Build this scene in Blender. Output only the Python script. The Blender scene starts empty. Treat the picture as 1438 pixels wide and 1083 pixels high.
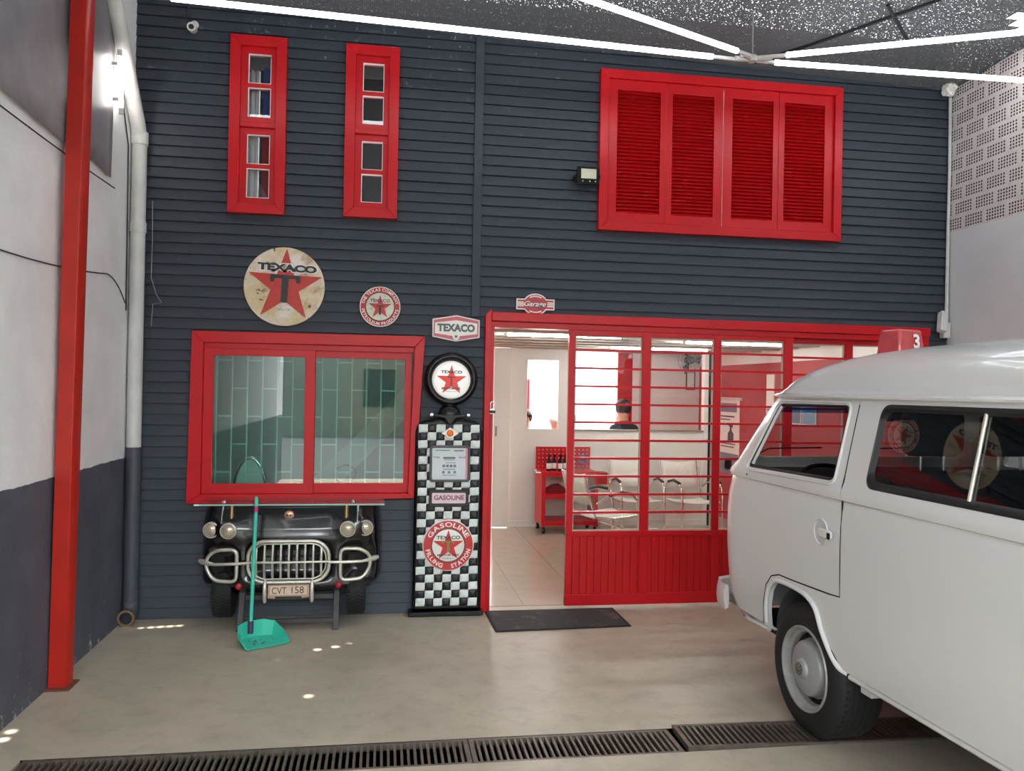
import bpy, bmesh, math, random
from mathutils import Vector, Matrix, noise as mnoise
random.seed(7)
S = bpy.context.scene
COL = S.collection
PI = math.pi
def lin(c):
    c = c / 255.0
    return c / 12.92 if c <= 0.04045 else ((c + 0.055) / 1.055) ** 2.4
def rgb(r, g, b): return (lin(r), lin(g), lin(b), 1.0)

# ------------------------------------------------------------------ camera
F_PX, YAW, PITCH, ROLL = 1140.0, 0.15636, 0.00422, 0.01824
CAM = Vector((0.0, -6.168, 1.7))
fw = Vector((math.sin(YAW) * math.cos(PITCH), math.cos(YAW) * math.cos(PITCH), math.sin(PITCH)))
rt = Vector((math.cos(YAW), -math.sin(YAW), 0)); up = rt.cross(fw)
rt2 = rt * math.cos(ROLL) + up * math.sin(ROLL); up2 = up * math.cos(ROLL) - rt * math.sin(ROLL)
cd = bpy.data.cameras.new('camera'); cam = bpy.data.objects.new('camera', cd); COL.objects.link(cam)
cd.sensor_fit = 'HORIZONTAL'; cd.sensor_width = 36.0; cd.lens = 36.0 * F_PX / 1438.0
cd.clip_start = 0.05; cd.clip_end = 200
cam.matrix_world = Matrix(((rt2.x, up2.x, -fw.x, CAM.x), (rt2.y, up2.y, -fw.y, CAM.y), (rt2.z, up2.z, -fw.z, CAM.z), (0, 0, 0, 1)))
S.camera = cam
# ------------------------------------------------------------------ sky, sun, exposure
S.view_settings.view_transform = 'Standard'; S.view_settings.look = 'None'
S.view_settings.gamma = 1.0; S.view_settings.exposure = 1.42
S.view_settings.use_curve_mapping = False
wd = bpy.data.worlds.new('sky'); S.world = wd; wd.use_nodes = True
bg = wd.node_tree.nodes['Background']; bg.inputs[0].default_value = (0.90, 0.96, 1.0, 1); bg.inputs[1].default_value = 5.5
SUN_DIR = Vector((0.16, -0.26, 1.0)).normalized()       # from the ground towards the sun
sl = bpy.data.lights.new('sun', 'SUN'); sl.energy = 11.0; sl.angle = math.radians(0.53); sl.color = (1.0, 0.95, 0.87)
so = bpy.data.objects.new('sun', sl); COL.objects.link(so); so.location = (0, -4, 12)
so.rotation_euler = SUN_DIR.to_track_quat('Z', 'Y').to_euler()

# ------------------------------------------------------------------ helpers
class MB:
    def __init__(s): s.v = []; s.f = []; s.m = []
    def add(s, vs, fs, mi=0):
        o = len(s.v); s.v += [tuple(p) for p in vs]
        for f in fs: s.f.append(tuple(i + o for i in f)); s.m.append(mi)
        return s
    def box(s, x0, x1, y0, y1, z0, z1, mi=0):
        vs = [(x, y, z) for z in (z0, z1) for y in (y0, y1) for x in (x0, x1)]
        return s.add(vs, [(0, 2, 3, 1), (4, 5, 7, 6), (0, 1, 5, 4), (2, 6, 7, 3), (0, 4, 6, 2), (1, 3, 7, 5)], mi)
    def bar(s, a, b, w, d, upv=(0, 0, 1), mi=0):
        a = Vector(a); b = Vector(b); t = (b - a).normalized(); u = Vector(upv)
        r = t.cross(u).normalized(); u = r.cross(t).normalized()
        vs = [p + r * sx * w / 2 + u * sy * d / 2 for p in (a, b) for sx, sy in ((-1, -1), (1, -1), (1, 1), (-1, 1))]
        return s.add(vs, [(3, 2, 1, 0), (4, 5, 6, 7), (0, 1, 5, 4), (1, 2, 6, 5), (2, 3, 7, 6), (3, 0, 4, 7)], mi)
    def tube(s, pts, r, n=10, closed=False, mi=0, caps=True):
        pts = [Vector(p) for p in pts]; N = len(pts)
        rs = r if isinstance(r, (list, tuple)) else [r] * N
        tang = []
        for i in range(N):
            if closed: t = pts[(i + 1) % N] - pts[i - 1]
            else: t = pts[min(i + 1, N - 1)] - pts[max(i - 1, 0)]
            tang.append(t.normalized())
        ref = Vector((0, 0, 1)) if abs(tang[0].z) < 0.9 else Vector((1, 0, 0))
        u = tang[0].cross(ref).normalized(); vs = []
        for i in range(N):
            u = (u - tang[i] * u.dot(tang[i])).normalized(); w = tang[i].cross(u)
            for k in range(n):
                a = 2 * PI * k / n; vs.append(pts[i] + (u * math.cos(a) + w * math.sin(a)) * rs[i])
        fs = []
        for i in range(N if closed else N - 1):
            for k in range(n):
                j = (i + 1) % N; k2 = (k + 1) % n
                fs.append((i * n + k, i * n + k2, j * n + k2, j * n + k))
        if not closed and caps: fs += [tuple(range(n))[::-1], tuple((N - 1) * n + k for k in range(n))]
        return s.add(vs, fs, mi)
    def lathe(s, prof, c, axis='y', n=40, mi=0, sgn=1, caps=True):
        # prof: list of (radius, offset along axis)
        c = Vector(c); vs = []; fs = []; N = len(prof)
        for r, h in prof:
            for k in range(n):
                a = 2 * PI * k / n; p, q = r * math.cos(a), r * math.sin(a)
                o = {'y': (p, h * sgn, q), 'x': (h * sgn, p, q), 'z': (p, q, h * sgn)}[axis]
                vs.append(c + Vector(o))
        for i in range(N - 1):
            for k in range(n):
                k2 = (k + 1) % n; fs.append((i * n + k, i * n + k2, (i + 1) * n + k2, (i + 1) * n + k))
        if not caps: return s.add(vs, fs, mi)
        if prof[0][0] > 1e-6: fs.append(tuple(range(n))[::-1])
        if prof[-1][0] > 1e-6: fs.append(tuple((N - 1) * n + k for k in range(n)))
        return s.add(vs, fs, mi)
    def prism(s, poly, t0, t1, plane='xz', mi=0):
        # poly in 2D, extruded between t0 and t1 along the third axis
        def P(a, b, t): return {'xz': (a, t, b), 'yz': (t, a, b), 'xy': (a, b, t)}[plane]
        n = len(poly); vs = [P(a, b, t0) for a, b in poly] + [P(a, b, t1) for a, b in poly]
        fs = [tuple(range(n))[::-1], tuple(range(n, 2 * n))] + [(i, (i + 1) % n, n + (i + 1) % n, n + i) for i in range(n)]
        return s.add(vs, fs, mi)
    def mesh(s, name, mats, smooth=None):
        me = bpy.data.meshes.new(name); me.from_pydata([tuple(v) for v in s.v], [], s.f)
        for m in (mats if isinstance(mats, (list, tuple)) else [mats]): me.materials.append(m)
        if len(me.materials) > 1: me.polygons.foreach_set('material_index', s.m)
        bm = bmesh.new(); bm.from_mesh(me); bmesh.ops.remove_doubles(bm, verts=bm.verts, dist=1e-6)
        bmesh.ops.recalc_face_normals(bm, faces=bm.faces); bm.to_mesh(me); bm.free()
        if smooth: shade(me, smooth)
        return me
def shade(me, deg):
    me.polygons.foreach_set('use_smooth', [True] * len(me.polygons)); me.set_sharp_from_angle(angle=math.radians(deg)); me.update()
def obj(name, mb, mats, parent=None, smooth=None, bevel=0, seg=2):
    me = mb if isinstance(mb, bpy.types.Mesh) else mb.mesh(name, mats, smooth)
    o = bpy.data.objects.new(name, me)
    COL.objects.link(o)
    if parent is not None:
        o.parent = parent
        if parent.type == 'EMPTY': o.matrix_parent_inverse = Matrix.Translation(-Vector(parent.location))
    if bevel:
        b = o.modifiers.new('bevel', 'BEVEL'); b.width = bevel; b.segments = seg; b.limit_method = 'ANGLE'; b.angle_limit = math.radians(40)
        b.harden_normals = False
        if not smooth: shade(me, 35)
    return o
def tag(o, label, cat=None, group=None, kind=None):
    o['label'] = label
    if cat: o['category'] = cat
    if group: o['group'] = group
    if kind: o['kind'] = kind
    return o
def thing(name, label, cat, loc=(0, 0, 0), group=None, kind=None):
    o = bpy.data.objects.new(name, None); o.empty_display_size = 0.1; COL.objects.link(o); o.location = loc
    return tag(o, label, cat, group, kind)
def piece(name, me, parent, loc, scale=(1, 1, 1), rot=(0, 0, 0)):
    o = bpy.data.objects.new(name, me); COL.objects.link(o); o.parent = parent
    if parent.type == 'EMPTY': o.matrix_parent_inverse = Matrix.Translation(-Vector(parent.location))
    o.location = loc; o.scale = scale; o.rotation_euler = rot
    return o
def copy_tree(o, parent=None):
    c = o.copy(); COL.objects.link(c)
    if parent is not None: c.parent = parent
    for ch in o.children: copy_tree(ch, c)
    return c

# ------------------------------------------------------------------ materials
MATS = {}
def mat(name, col, rough=0.5, metal=0.0, var=0.0, vs=6.0, bump=0.0, bs=40.0, spec=0.5, coat=0.0, emit=0.0, stain=None, ss=3.0, st=0.6):
    m = bpy.data.materials.new(name); m.use_nodes = True; nt = m.node_tree; N = nt.nodes; L = nt.links
    b = N['Principled BSDF']; b.inputs['Roughness'].default_value = rough; b.inputs['Metallic'].default_value = metal
    b.inputs['Specular IOR Level'].default_value = spec; b.inputs['Base Color'].default_value = col
    if coat: b.inputs['Coat Weight'].default_value = coat; b.inputs['Coat Roughness'].default_value = 0.08
    tc = N.new('ShaderNodeTexCoord'); cur = None
    if var:
        n = N.new('ShaderNodeTexNoise'); n.inputs['Scale'].default_value = vs; n.inputs['Detail'].default_value = 6; n.inputs['Roughness'].default_value = 0.6
        L.new(tc.outputs['Object'], n.inputs['Vector'])
        mr = N.new('ShaderNodeMapRange'); mr.inputs['From Min'].default_value = 0.3; mr.inputs['From Max'].default_value = 0.7
        mr.inputs['To Min'].default_value = 1 - var; mr.inputs['To Max'].default_value = 1 + var
        L.new(n.outputs['Fac'], mr.inputs['Value'])
        mx = N.new('ShaderNodeMix'); mx.data_type = 'RGBA'; mx.blend_type = 'MULTIPLY'; mx.inputs['Factor'].default_value = 1
        mx.inputs['A'].default_value = col; L.new(mr.outputs['Result'], mx.inputs['B']); cur = mx.outputs['Result']
    if stain:
        n = N.new('ShaderNodeTexNoise'); n.inputs['Scale'].default_value = ss; n.inputs['Detail'].default_value = 5
        L.new(tc.outputs['Object'], n.inputs['Vector'])
        mr = N.new('ShaderNodeMapRange'); mr.inputs['From Min'].default_value = st; mr.inputs['From Max'].default_value = st + 0.1
        L.new(n.outputs['Fac'], mr.inputs['Value'])
        mx = N.new('ShaderNodeMix'); mx.data_type = 'RGBA'; L.new(mr.outputs['Result'], mx.inputs['Factor'])
        mx.inputs['B'].default_value = stain
        if cur: L.new(cur, mx.inputs['A'])
        else: mx.inputs['A'].default_value = col
        cur = mx.outputs['Result']
    if cur: L.new(cur, b.inputs['Base Color'])
    if bump:
        n = N.new('ShaderNodeTexNoise'); n.inputs['Scale'].default_value = bs; n.inputs['Detail'].default_value = 4
        L.new(tc.outputs['Object'], n.inputs['Vector'])
        bp = N.new('ShaderNodeBump'); bp.inputs['Strength'].default_value = bump; bp.inputs['Distance'].default_value = 0.01
        L.new(n.outputs['Fac'], bp.inputs['Height']); L.new(bp.outputs['Normal'], b.inputs['Normal'])
    if emit: b.inputs['Emission Color'].default_value = col; b.inputs['Emission Strength'].default_value = emit
    MATS[name] = m
    return m
def glass(name, tint, refl=0.12, rough=0.0):
    m = bpy.data.materials.new(name); m.use_nodes = True; nt = m.node_tree; N = nt.nodes; L = nt.links
    N.remove(N['Principled BSDF']); out = N['Material Output']
    t = N.new('ShaderNodeBsdfTransparent'); t.inputs[0].default_value = tint
    g = N.new('ShaderNodeBsdfGlossy'); g.inputs['Roughness'].default_value = rough; g.inputs[0].default_value = (0.95, 0.97, 0.97, 1)
    fr = N.new('ShaderNodeFresnel'); fr.inputs['IOR'].default_value = 1.5
    mr = N.new('ShaderNodeMapRange'); mr.inputs['From Min'].default_value = 0.04; mr.inputs['To Min'].default_value = refl
    L.new(fr.outputs[0], mr.inputs['Value'])
    ge = N.new('ShaderNodeNewGeometry'); ml = N.new('ShaderNodeMath'); ml.operation = 'MULTIPLY'; iv = N.new('ShaderNodeMath'); iv.operation = 'SUBTRACT'; iv.inputs[0].default_value = 1.0
    L.new(ge.outputs['Backfacing'], iv.inputs[1]); L.new(mr.outputs['Result'], ml.inputs[0]); L.new(iv.outputs[0], ml.inputs[1])     # only the near surface of a pane mirrors
    mx = N.new('ShaderNodeMixShader'); L.new(ml.outputs[0], mx.inputs[0]); L.new(t.outputs[0], mx.inputs[1]); L.new(g.outputs[0], mx.inputs[2])
    L.new(mx.outputs[0], out.inputs['Surface'])
    return m
def emitter(name, col, strength):
    m = bpy.data.materials.new(name); m.use_nodes = True; nt = m.node_tree
    nt.nodes.remove(nt.nodes['Principled BSDF']); e = nt.nodes.new('ShaderNodeEmission')
    e.inputs[0].default_value = col; e.inputs[1].default_value = strength
    nt.links.new(e.outputs[0], nt.nodes['Material Output'].inputs['Surface'])
    return m
M_PLANK = mat('charcoal_paint', rgb(57, 63, 72), 0.55, spec=0.35, var=0.12, vs=3, bump=0.12, bs=60, stain=rgb(92, 95, 100), ss=9, st=0.70)
M_RED = mat('red_gloss_paint', rgb(192, 18, 28), 0.34, spec=0.32, var=0.08, vs=2.5, bump=0.05, bs=30)
M_REDD = mat('red_panel_paint', rgb(186, 14, 18), 0.42, spec=0.35, var=0.08, vs=4)
M_POST = mat('red_post_paint', rgb(178, 32, 18), 0.38, var=0.14, vs=3, bump=0.08, bs=25)
M_WHITE = mat('white_paint', rgb(226, 226, 224), 0.5, var=0.05, vs=3)
M_WHITEW = mat('white_partition', rgb(226, 225, 218), 0.4, var=0.04, vs=2)
M_PIPE = mat('pale_pvc', rgb(206, 205, 202), 0.45, var=0.10, vs=7)
M_PIPED = mat('grey_painted_pvc', rgb(72, 76, 84), 0.5, var=0.08, vs=7)
M_BLACK = mat('black_plastic', rgb(9, 9, 10), 0.25, spec=0.4)
M_MATTE = mat('matte_black', rgb(12, 12, 13), 0.8)
M_RUB = mat('tyre_rubber', rgb(22, 22, 23), 0.75, var=0.15, vs=30, bump=0.15, bs=90)
M_CHROME = mat('chrome', (0.85, 0.85, 0.84, 1), 0.16, 1.0)
M_AGED = mat('aged_silver_paint', rgb(204, 200, 188), 0.32, 0.55, var=0.18, vs=14)
M_VAN = mat('white_car_paint', rgb(216, 215, 213), 0.25, coat=0.5)
M_CARB = mat('black_car_paint', rgb(13, 13, 15), 0.22, coat=0.7, var=0.1, vs=5)
M_GLASS = glass('clear_glass', (0.96, 0.98, 0.97, 1), 0.06)
M_GREEN = glass('green_tinted_glass', (0.66, 0.86, 0.81, 1), 0.10)
M_DARKG = glass('upper_window_glass', (0.80, 0.82, 0.83, 1), 0.05)
M_VGLASS = glass('car_glass', (0.84, 0.87, 0.87, 1), 0.085)
M_SHELF = glass('shelf_glass', (0.86, 0.93, 0.91, 1), 0.05)
M_TUBE = emitter('led_tube_light', (0.90, 0.96, 1.0, 1), 6.0)
M_TUBEIN = emitter('indoor_fill_light', (1.0, 0.98, 0.95, 1), 34)
M_CONCR = mat('grey_trench', rgb(60, 56, 50), 0.9, var=0.3, vs=8)
M_STEEL = mat('worn_grate_steel', rgb(112, 104, 94), 0.5, 0.55, var=0.25, vs=18)
M_GOLD = mat('brass', rgb(190, 165, 110), 0.3, 0.9)
M_TEAL = mat('teal_plastic', rgb(58, 190, 164), 0.35)
M_PINK = mat('magenta_plastic', rgb(170, 40, 100), 0.4)
M_PURP = mat('dark_purple_plastic', rgb(60, 40, 80), 0.4)
M_SIGNW = mat('sign_white', rgb(232, 228, 220), 0.35)
M_SIGNR = mat('sign_red', rgb(196, 36, 40), 0.35, var=0.06, vs=20)
M_SIGNRO = mat('old_sign_red', rgb(186, 52, 44), 0.5, var=0.12, vs=25)
M_INK = mat('sign_ink', rgb(38, 38, 40), 0.45)
M_INKG = mat('sign_green_ink', rgb(124, 130, 62), 0.45)
M_WIRE = mat('dark_cable', rgb(52, 50, 50), 0.7)
M_GREYW = mat('grey_wire', rgb(150, 148, 146), 0.6)
M_WOOD = mat('dark_stained_wood', rgb(66, 64, 64), 0.6, var=0.2, vs=12)
M_SEAT = mat('black_seat_cloth', rgb(26, 27, 30), 0.85, var=0.15, vs=50)
M_LEATH = mat('white_leather', rgb(226, 224, 214), 0.5)
M_SKIN = mat('skin', rgb(190, 140, 112), 0.55)

# lettering ---------------------------------------------------------------
_tc = {}
def glyphs(s, bold=0.0):
    k = (s, bold)
    if k in _tc: return _tc[k]
    c = bpy.data.curves.new('lettering_source', 'FONT'); c.body = s; c.size = 1.0; c.offset = bold; c.resolution_u = 3
    o = bpy.data.objects.new('lettering_source', c); COL.objects.link(o)
    dg = bpy.context.evaluated_depsgraph_get(); dg.update()
    me = bpy.data.meshes.new_from_object(o.evaluated_get(dg))
    vs = [tuple(v.co[:2]) for v in me.vertices]; fs = [tuple(p.vertices) for p in me.polygons]
    bpy.data.objects.remove(o); bpy.data.meshes.remove(me); bpy.data.curves.remove(c)
    xs = [v[0] for v in vs] or [0]; ys = [v[1] for v in vs] or [0]
    _tc[k] = (vs, fs, min(xs), max(xs), min(ys), max(ys))
    return _tc[k]
def text_mb(mb, s, cx, cz, w, h, to3d, bold=0.012, shear=0.0, mi=0):
    """lay the word in a w x h box centred on (cx, cz) of a flat face"""
    vs, fs, x0, x1, y0, y1 = glyphs(s, bold)
    P = []
    for x, y in vs:
        yy = (y - y0) / (y1 - y0) - 0.5; xx = (x - x0) / (x1 - x0) - 0.5
        P.append(to3d(cx + xx * w + shear * yy * h, cz + yy * h))
    mb.add(P, fs, mi)
def arc_text(mb, s, cx, cz, r, h, a0, a1, to3d, top=True, bold=0.02, mi=0, wf=0.85):
    """letters around a circle, from angle a0 to a1 in degrees, radius r at mid-height"""
    n = len(s); ws = []
    for ch in s:
        if ch == ' ': ws.append(0.35)
        else:
            g = glyphs(ch, bold); ws.append(max(0.12, g[3] - g[2]) + 0.10)
    tot = sum(ws); pos = 0
    H = glyphs('H', bold); ch_h = H[5] - H[4]
    for ch, w_ in zip(s, ws):
        a = math.radians(a0 + (a1 - a0) * (pos + w_ / 2) / tot); pos += w_
        if ch == ' ': continue
        vs, fs, x0, x1, y0, y1 = glyphs(ch, bold)
        sc = abs(math.radians(a1 - a0)) * r / tot; rad = (math.cos(a), math.sin(a)); tg = (math.sin(a), -math.cos(a))
        if not top: rad = (-rad[0], -rad[1]); tg = (-tg[0], -tg[1])
        P = []
        for x, y in vs:
            xx = (x - (x0 + x1) / 2) * sc; yy = ((y - H[4]) / ch_h - 0.5) * h
            bx, bz = cx + math.cos(a) * r, cz + math.sin(a) * r
            P.append(to3d(bx + tg[0] * xx + rad[0] * yy, bz + tg[1] * xx + rad[1] * yy))
        mb.add(P, fs, mi)
def star(cx, cz, R, rot=0.0, k=0.382):
    return [(cx + (R if i % 2 == 0 else R * k) * math.sin(rot + i * PI / 5), cz + (R if i % 2 == 0 else R * k) * math.cos(rot + i * PI / 5)) for i in range(10)]
def circle(cx, cz, R, n=48): return [(cx + R * math.cos(2 * PI * i / n), cz + R * math.sin(2 * PI * i / n)) for i in range(n)]
def rrect(x0, x1, z0, z1, r, n=5):
    out = []
    for cx, cz, a in ((x1 - r, z1 - r, 0), (x0 + r, z1 - r, 90), (x0 + r, z0 + r, 180), (x1 - r, z0 + r, 270)):
        for i in range(n + 1):
            t = math.radians(a + 90 * i / n); out.append((cx + r * math.cos(t), cz + r * math.sin(t)))
    return out
def round_poly(P, r, n=5):
    out = []; N_ = len(P)
    for i in range(N_):
        p0, p1, p2 = Vector(P[i - 1]), Vector(P[i]), Vector(P[(i + 1) % N_]); d0 = (p0 - p1).normalized(); d2 = (p2 - p1).normalized(); rr_ = min(r, (p0 - p1).length * .45, (p2 - p1).length * .45)
        a, b = p1 + d0 * rr_, p1 + d2 * rr_
        for k in range(n + 1): t = k / n; out.append(tuple(a * (1 - t) ** 2 + p1 * 2 * t * (1 - t) + b * t * t))
    return out
def ring_prism(mb, outer, inner, t0, t1, plane='xz', mi=0):
    def P(a, b, t): return {'xz': (a, t, b), 'yz': (t, a, b), 'xy': (a, b, t)}[plane]
    n = len(outer); vs = [P(a, b, t) for t in (t0, t1) for loop in (outer, inner) for a, b in loop]
    fs = []
    for i in range(n):
        j = (i + 1) % n
        fs += [(i, j, n + j, n + i), (2 * n + i, 3 * n + i, 3 * n + j, 2 * n + j), (i, 2 * n + i, 2 * n + j, j), (n + i, n + j, 3 * n + j, 3 * n + i)]
    mb.add(vs, fs, mi)

# ================================================================== THE SETTING
XL, XR = -1.80, 4.66
def node_mat(name, build):
    m = bpy.data.materials.new(name); m.use_nodes = True; nt = m.node_tree
    build(nt, nt.nodes, nt.links, nt.nodes['Principled BSDF']); return m
def nz(N, L, tc, scale, detail=5, rough=0.6, vec='Object', sc=None):
    n = N.new('ShaderNodeTexNoise'); n.inputs['Scale'].default_value = scale; n.inputs['Detail'].default_value = detail; n.inputs['Roughness'].default_value = rough
    if sc:
        mp = N.new('ShaderNodeMapping'); mp.inputs['Scale'].default_value = sc; L.new(tc.outputs[vec], mp.inputs[0]); L.new(mp.outputs[0], n.inputs['Vector'])
    else: L.new(tc.outputs[vec], n.inputs['Vector'])
    return n.outputs['Fac']
def rng(N, L, v, a, b, c=0.0, d=1.0):
    m = N.new('ShaderNodeMapRange'); m.inputs['From Min'].default_value = a; m.inputs['From Max'].default_value = b
    m.inputs['To Min'].default_value = c; m.inputs['To Max'].default_value = d; L.new(v, m.inputs['Value']); return m.outputs['Result']
def mixc(N, L, f, a, b, mode='MIX'):
    m = N.new('ShaderNodeMix'); m.data_type = 'RGBA'; m.blend_type = mode
    for s, v in (('Factor', f), ('A', a), ('B', b)):
        if isinstance(v, (tuple, float, int)): m.inputs[s].default_value = v
        else: L.new(v, m.inputs[s])
    return m.outputs['Result']
def b_floor(nt, N, L, b):
    tc = N.new('ShaderNodeTexCoord')
    c = mixc(N, L, rng(N, L, nz(N, L, tc, 1.3, 6), .3, .7), rgb(168, 159, 141), rgb(186, 176, 157))
    c = mixc(N, L, rng(N, L, nz(N, L, tc, 7, 8, .7), .48, .85, 0, .5), c, rgb(112, 103, 88))
    c = mixc(N, L, rng(N, L, nz(N, L, tc, 22, 4, .6, sc=(1, 3, 1)), .68, .74, 0, .5), c, rgb(104, 92, 76))
    L.new(c, b.inputs['Base Color'])
    L.new(rng(N, L, nz(N, L, tc, 3, 5), .3, .7, .30, .48), b.inputs['Roughness']); b.inputs['Specular IOR Level'].default_value = .32
    bp = N.new('ShaderNodeBump'); bp.inputs['Strength'].default_value = .12; bp.inputs['Distance'].default_value = .01
    L.new(nz(N, L, tc, 5, 6), bp.inputs['Height']); L.new(bp.outputs[0], b.inputs['Normal'])
M_FLOOR = node_mat('painted_concrete_floor', b_floor)
def b_lwall(nt, N, L, b):
    tc = N.new('ShaderNodeTexCoord'); sp = N.new('ShaderNodeSeparateXYZ'); L.new(tc.outputs['Object'], sp.inputs[0])
    wob = rng(N, L, nz(N, L, tc, 6, 2), 0, 1, -.012, .012)
    ad = N.new('ShaderNodeMath'); L.new(sp.outputs['Z'], ad.inputs[0]); L.new(wob, ad.inputs[1])
    f = rng(N, L, ad.outputs[0], 1.163, 1.167)
    lo = mixc(N, L, rng(N, L, nz(N, L, tc, 4, 6), .3, .7), rgb(74, 77, 87), rgb(92, 95, 106))
    # peeled paint low on the wall shows the pale plaster
    low = rng(N, L, sp.outputs['Z'], .02, .45, .09, -.05)
    ad2 = N.new('ShaderNodeMath'); L.new(nz(N, L, tc, 9, 7, .75, sc=(1, 1, .6)), ad2.inputs[0]); L.new(low, ad2.inputs[1])
    lo = mixc(N, L, rng(N, L, ad2.outputs[0], .66, .70), lo, rgb(196, 194, 190))
    hi = mixc(N, L, rng(N, L, nz(N, L, tc, 2.2, 7, .65), .35, .7), rgb(232, 232, 232), rgb(247, 247, 247))
    L.new(mixc(N, L, f, lo, hi), b.inputs['Base Color']); b.inputs['Roughness'].default_value = .7
    bp = N.new('ShaderNodeBump'); bp.inputs['Strength'].default_value = .35; bp.inputs['Distance'].default_value = .02
    L.new(nz(N, L, tc, 6, 7, .65), bp.inputs['Height']); L.new(bp.outputs[0], b.inputs['Normal'])
M_LWALL = node_mat('two_tone_plaster', b_lwall)
M_RWALL = mat('light_grey_plaster', rgb(220, 219, 221), .7, var=.05, vs=2, bump=.15, bs=15)
M_BRICK = mat('hollow_brick_paint', rgb(214, 205, 203), .75, var=.08, vs=9)
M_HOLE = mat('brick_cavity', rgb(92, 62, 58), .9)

# floor (two slabs with the drain trench between) -------------------------
GY0, GY1 = -2.505, -2.24
fl = MB(); fl.box(XL - .2, XR + .2, GY1, 0.10, -.12, 0); fl.box(XL - .2, XR + .2, -9.0, GY0, -.12, 0)
fl.box(XL - .2, XR + .2, GY0, GY1, -.32, -.22, 1)
fl.box(XL - .2, XR + .2, GY0 - .02, GY0, -.32, -.0005, 1); fl.box(XL - .2, XR + .2, GY1, GY1 + .02, -.32, -.0005, 1)
fl.box(XL - .2, -1.575, GY0, GY1, -.12, 0); fl.box(4.52, XR + .2, GY0, GY1, -.12, 0)
tag(obj('floor', fl, [M_FLOOR, M_CONCR]), 'beige painted concrete garage floor with worn stains', 'floor', kind='structure')
M_ROAD = mat('street_asphalt', rgb(70, 70, 70), .9, var=.1)
st = MB(); st.box(-25, 25, -24, -9.0, -.15, -.02); tag(obj('road', st, M_ROAD), 'grey street surface outside the open garage front', 'road', kind='structure')

# left wall ---------------------------------------------------------------
lw = MB(); lw.box(XL - .2, XL, -9.0, .2, 0, 4.75)
tag(obj('wall_left', lw, M_LWALL), 'tall plaster wall painted charcoal below and white above', 'wall', kind='structure')
# right wall, its upper part of hollow bricks -----------------------------
rw = MB(); rw.box(XR, XR + .2, -9.0, .2, 0, 3.075); rw.box(XR + .06, XR + .2, -9.0, .2, 3.075, 4.75); rw.box(XR, XR + .06, -9.0, -1.72, 3.075, 4.75)
wall_r = tag(obj('wall_right', rw, M_RWALL), 'pale grey plaster wall with perforated hollow bricks above', 'wall', kind='structure')
def brick_mesh():
    mb = MB(); W_, H_, NX, NZ = .232, .1215, 7, 4; mx, mz = .018, .012
    cw, ch = (W_ - 2 * mx) / NX, (H_ - 2 * mz) / NZ; r = .0088
    for i in range(NX):
        for k in range(NZ):
            cy, cz = -W_ / 2 + mx + cw * (i + .5), -H_ / 2 + mz + ch * (k + .5)
            sq = [(cw / 2, 0), (cw / 2, ch / 2), (0, ch / 2), (-cw / 2, ch / 2), (-cw / 2, 0), (-cw / 2, -ch / 2), (0, -ch / 2), (cw / 2, -ch / 2)]
            oc = [(r * math.cos(a * PI / 4), r * math.sin(a * PI / 4)) for a in range(8)]
            vs = [(0, cy + a, cz + b) for a, b in sq] + [(0, cy + a, cz + b) for a, b in oc] + [(.035, cy + a, cz + b) for a, b in oc]
            mb.add(vs, [(j, (j + 1) % 8, 8 + (j + 1) % 8, 8 + j) for j in range(8)])
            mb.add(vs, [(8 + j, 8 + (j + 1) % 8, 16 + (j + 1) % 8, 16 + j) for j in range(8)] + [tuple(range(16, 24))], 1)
    a, b, c, d = W_ / 2, H_ / 2, W_ / 2 - mx, H_ / 2 - mz
    o = [(0, -a, -b), (0, a, -b), (0, a, b), (0, -a, b)]; i_ = [(0, -c, -d), (0, c, -d), (0, c, d), (0, -c, d)]; q = [(.06, y, z) for _, y, z in o]
    mb.add(o + i_ + q, [(j, (j + 1) % 4, 4 + (j + 1) % 4, 4 + j) for j in range(4)] + [(j, 8 + j, 8 + (j + 1) % 4, (j + 1) % 4) for j in range(4)])
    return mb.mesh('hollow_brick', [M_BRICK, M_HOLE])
bm_ = brick_mesh()
for r_ in range(11):
    for c_ in range(-1, 8):
        y = -.06 - .234 * c_ + (.117 if r_ % 2 else 0)
        if y > .12: continue
        if y < -1.62: continue
        piece('brick', bm_, wall_r, (XR + .002 * random.random(), y, 3.075 + .1235 * (r_ + .5)))

# back wall with clapboards ------------------------------------------------
OPEN = [(-1.145, -.745, 2.943, 4.237), (-.322, .072, 2.953, 4.236), (1.62, 3.657, 2.95, 4.207), (-1.372, .28, .86, 2.078), (.752, 4.47, -.1, 2.272)]
BAT = (.645, .712)
WTOP = 4.66
xs = sorted({XL, XR} | {o[0] + .05 for o in OPEN} | {o[1] - .05 for o in OPEN}); zs = sorted({-.02, WTOP} | {o[2] + .05 for o in OPEN} | {o[3] - .05 for o in OPEN})
wb = MB()
for i in range(len(xs) - 1):
    for k in range(len(zs) - 1):
        cx, cz = (xs[i] + xs[i + 1]) / 2, (zs[k] + zs[k + 1]) / 2
        if any(o[0] < cx < o[1] and o[2] < cz < o[3] for o in OPEN): continue
        wb.box(xs[i], xs[i + 1], .012, .12, zs[k], zs[k + 1])
wall_b = tag(obj('wall_back', wb, M_PLANK), 'charcoal painted facade wall of horizontal clapboards', 'wall', kind='structure')
PH = .0775
pv = [(0, .012, 0), (0, -.012, 0), (0, -.010, .004), (0, .004, 1), (0, .012, 1)]
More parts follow.
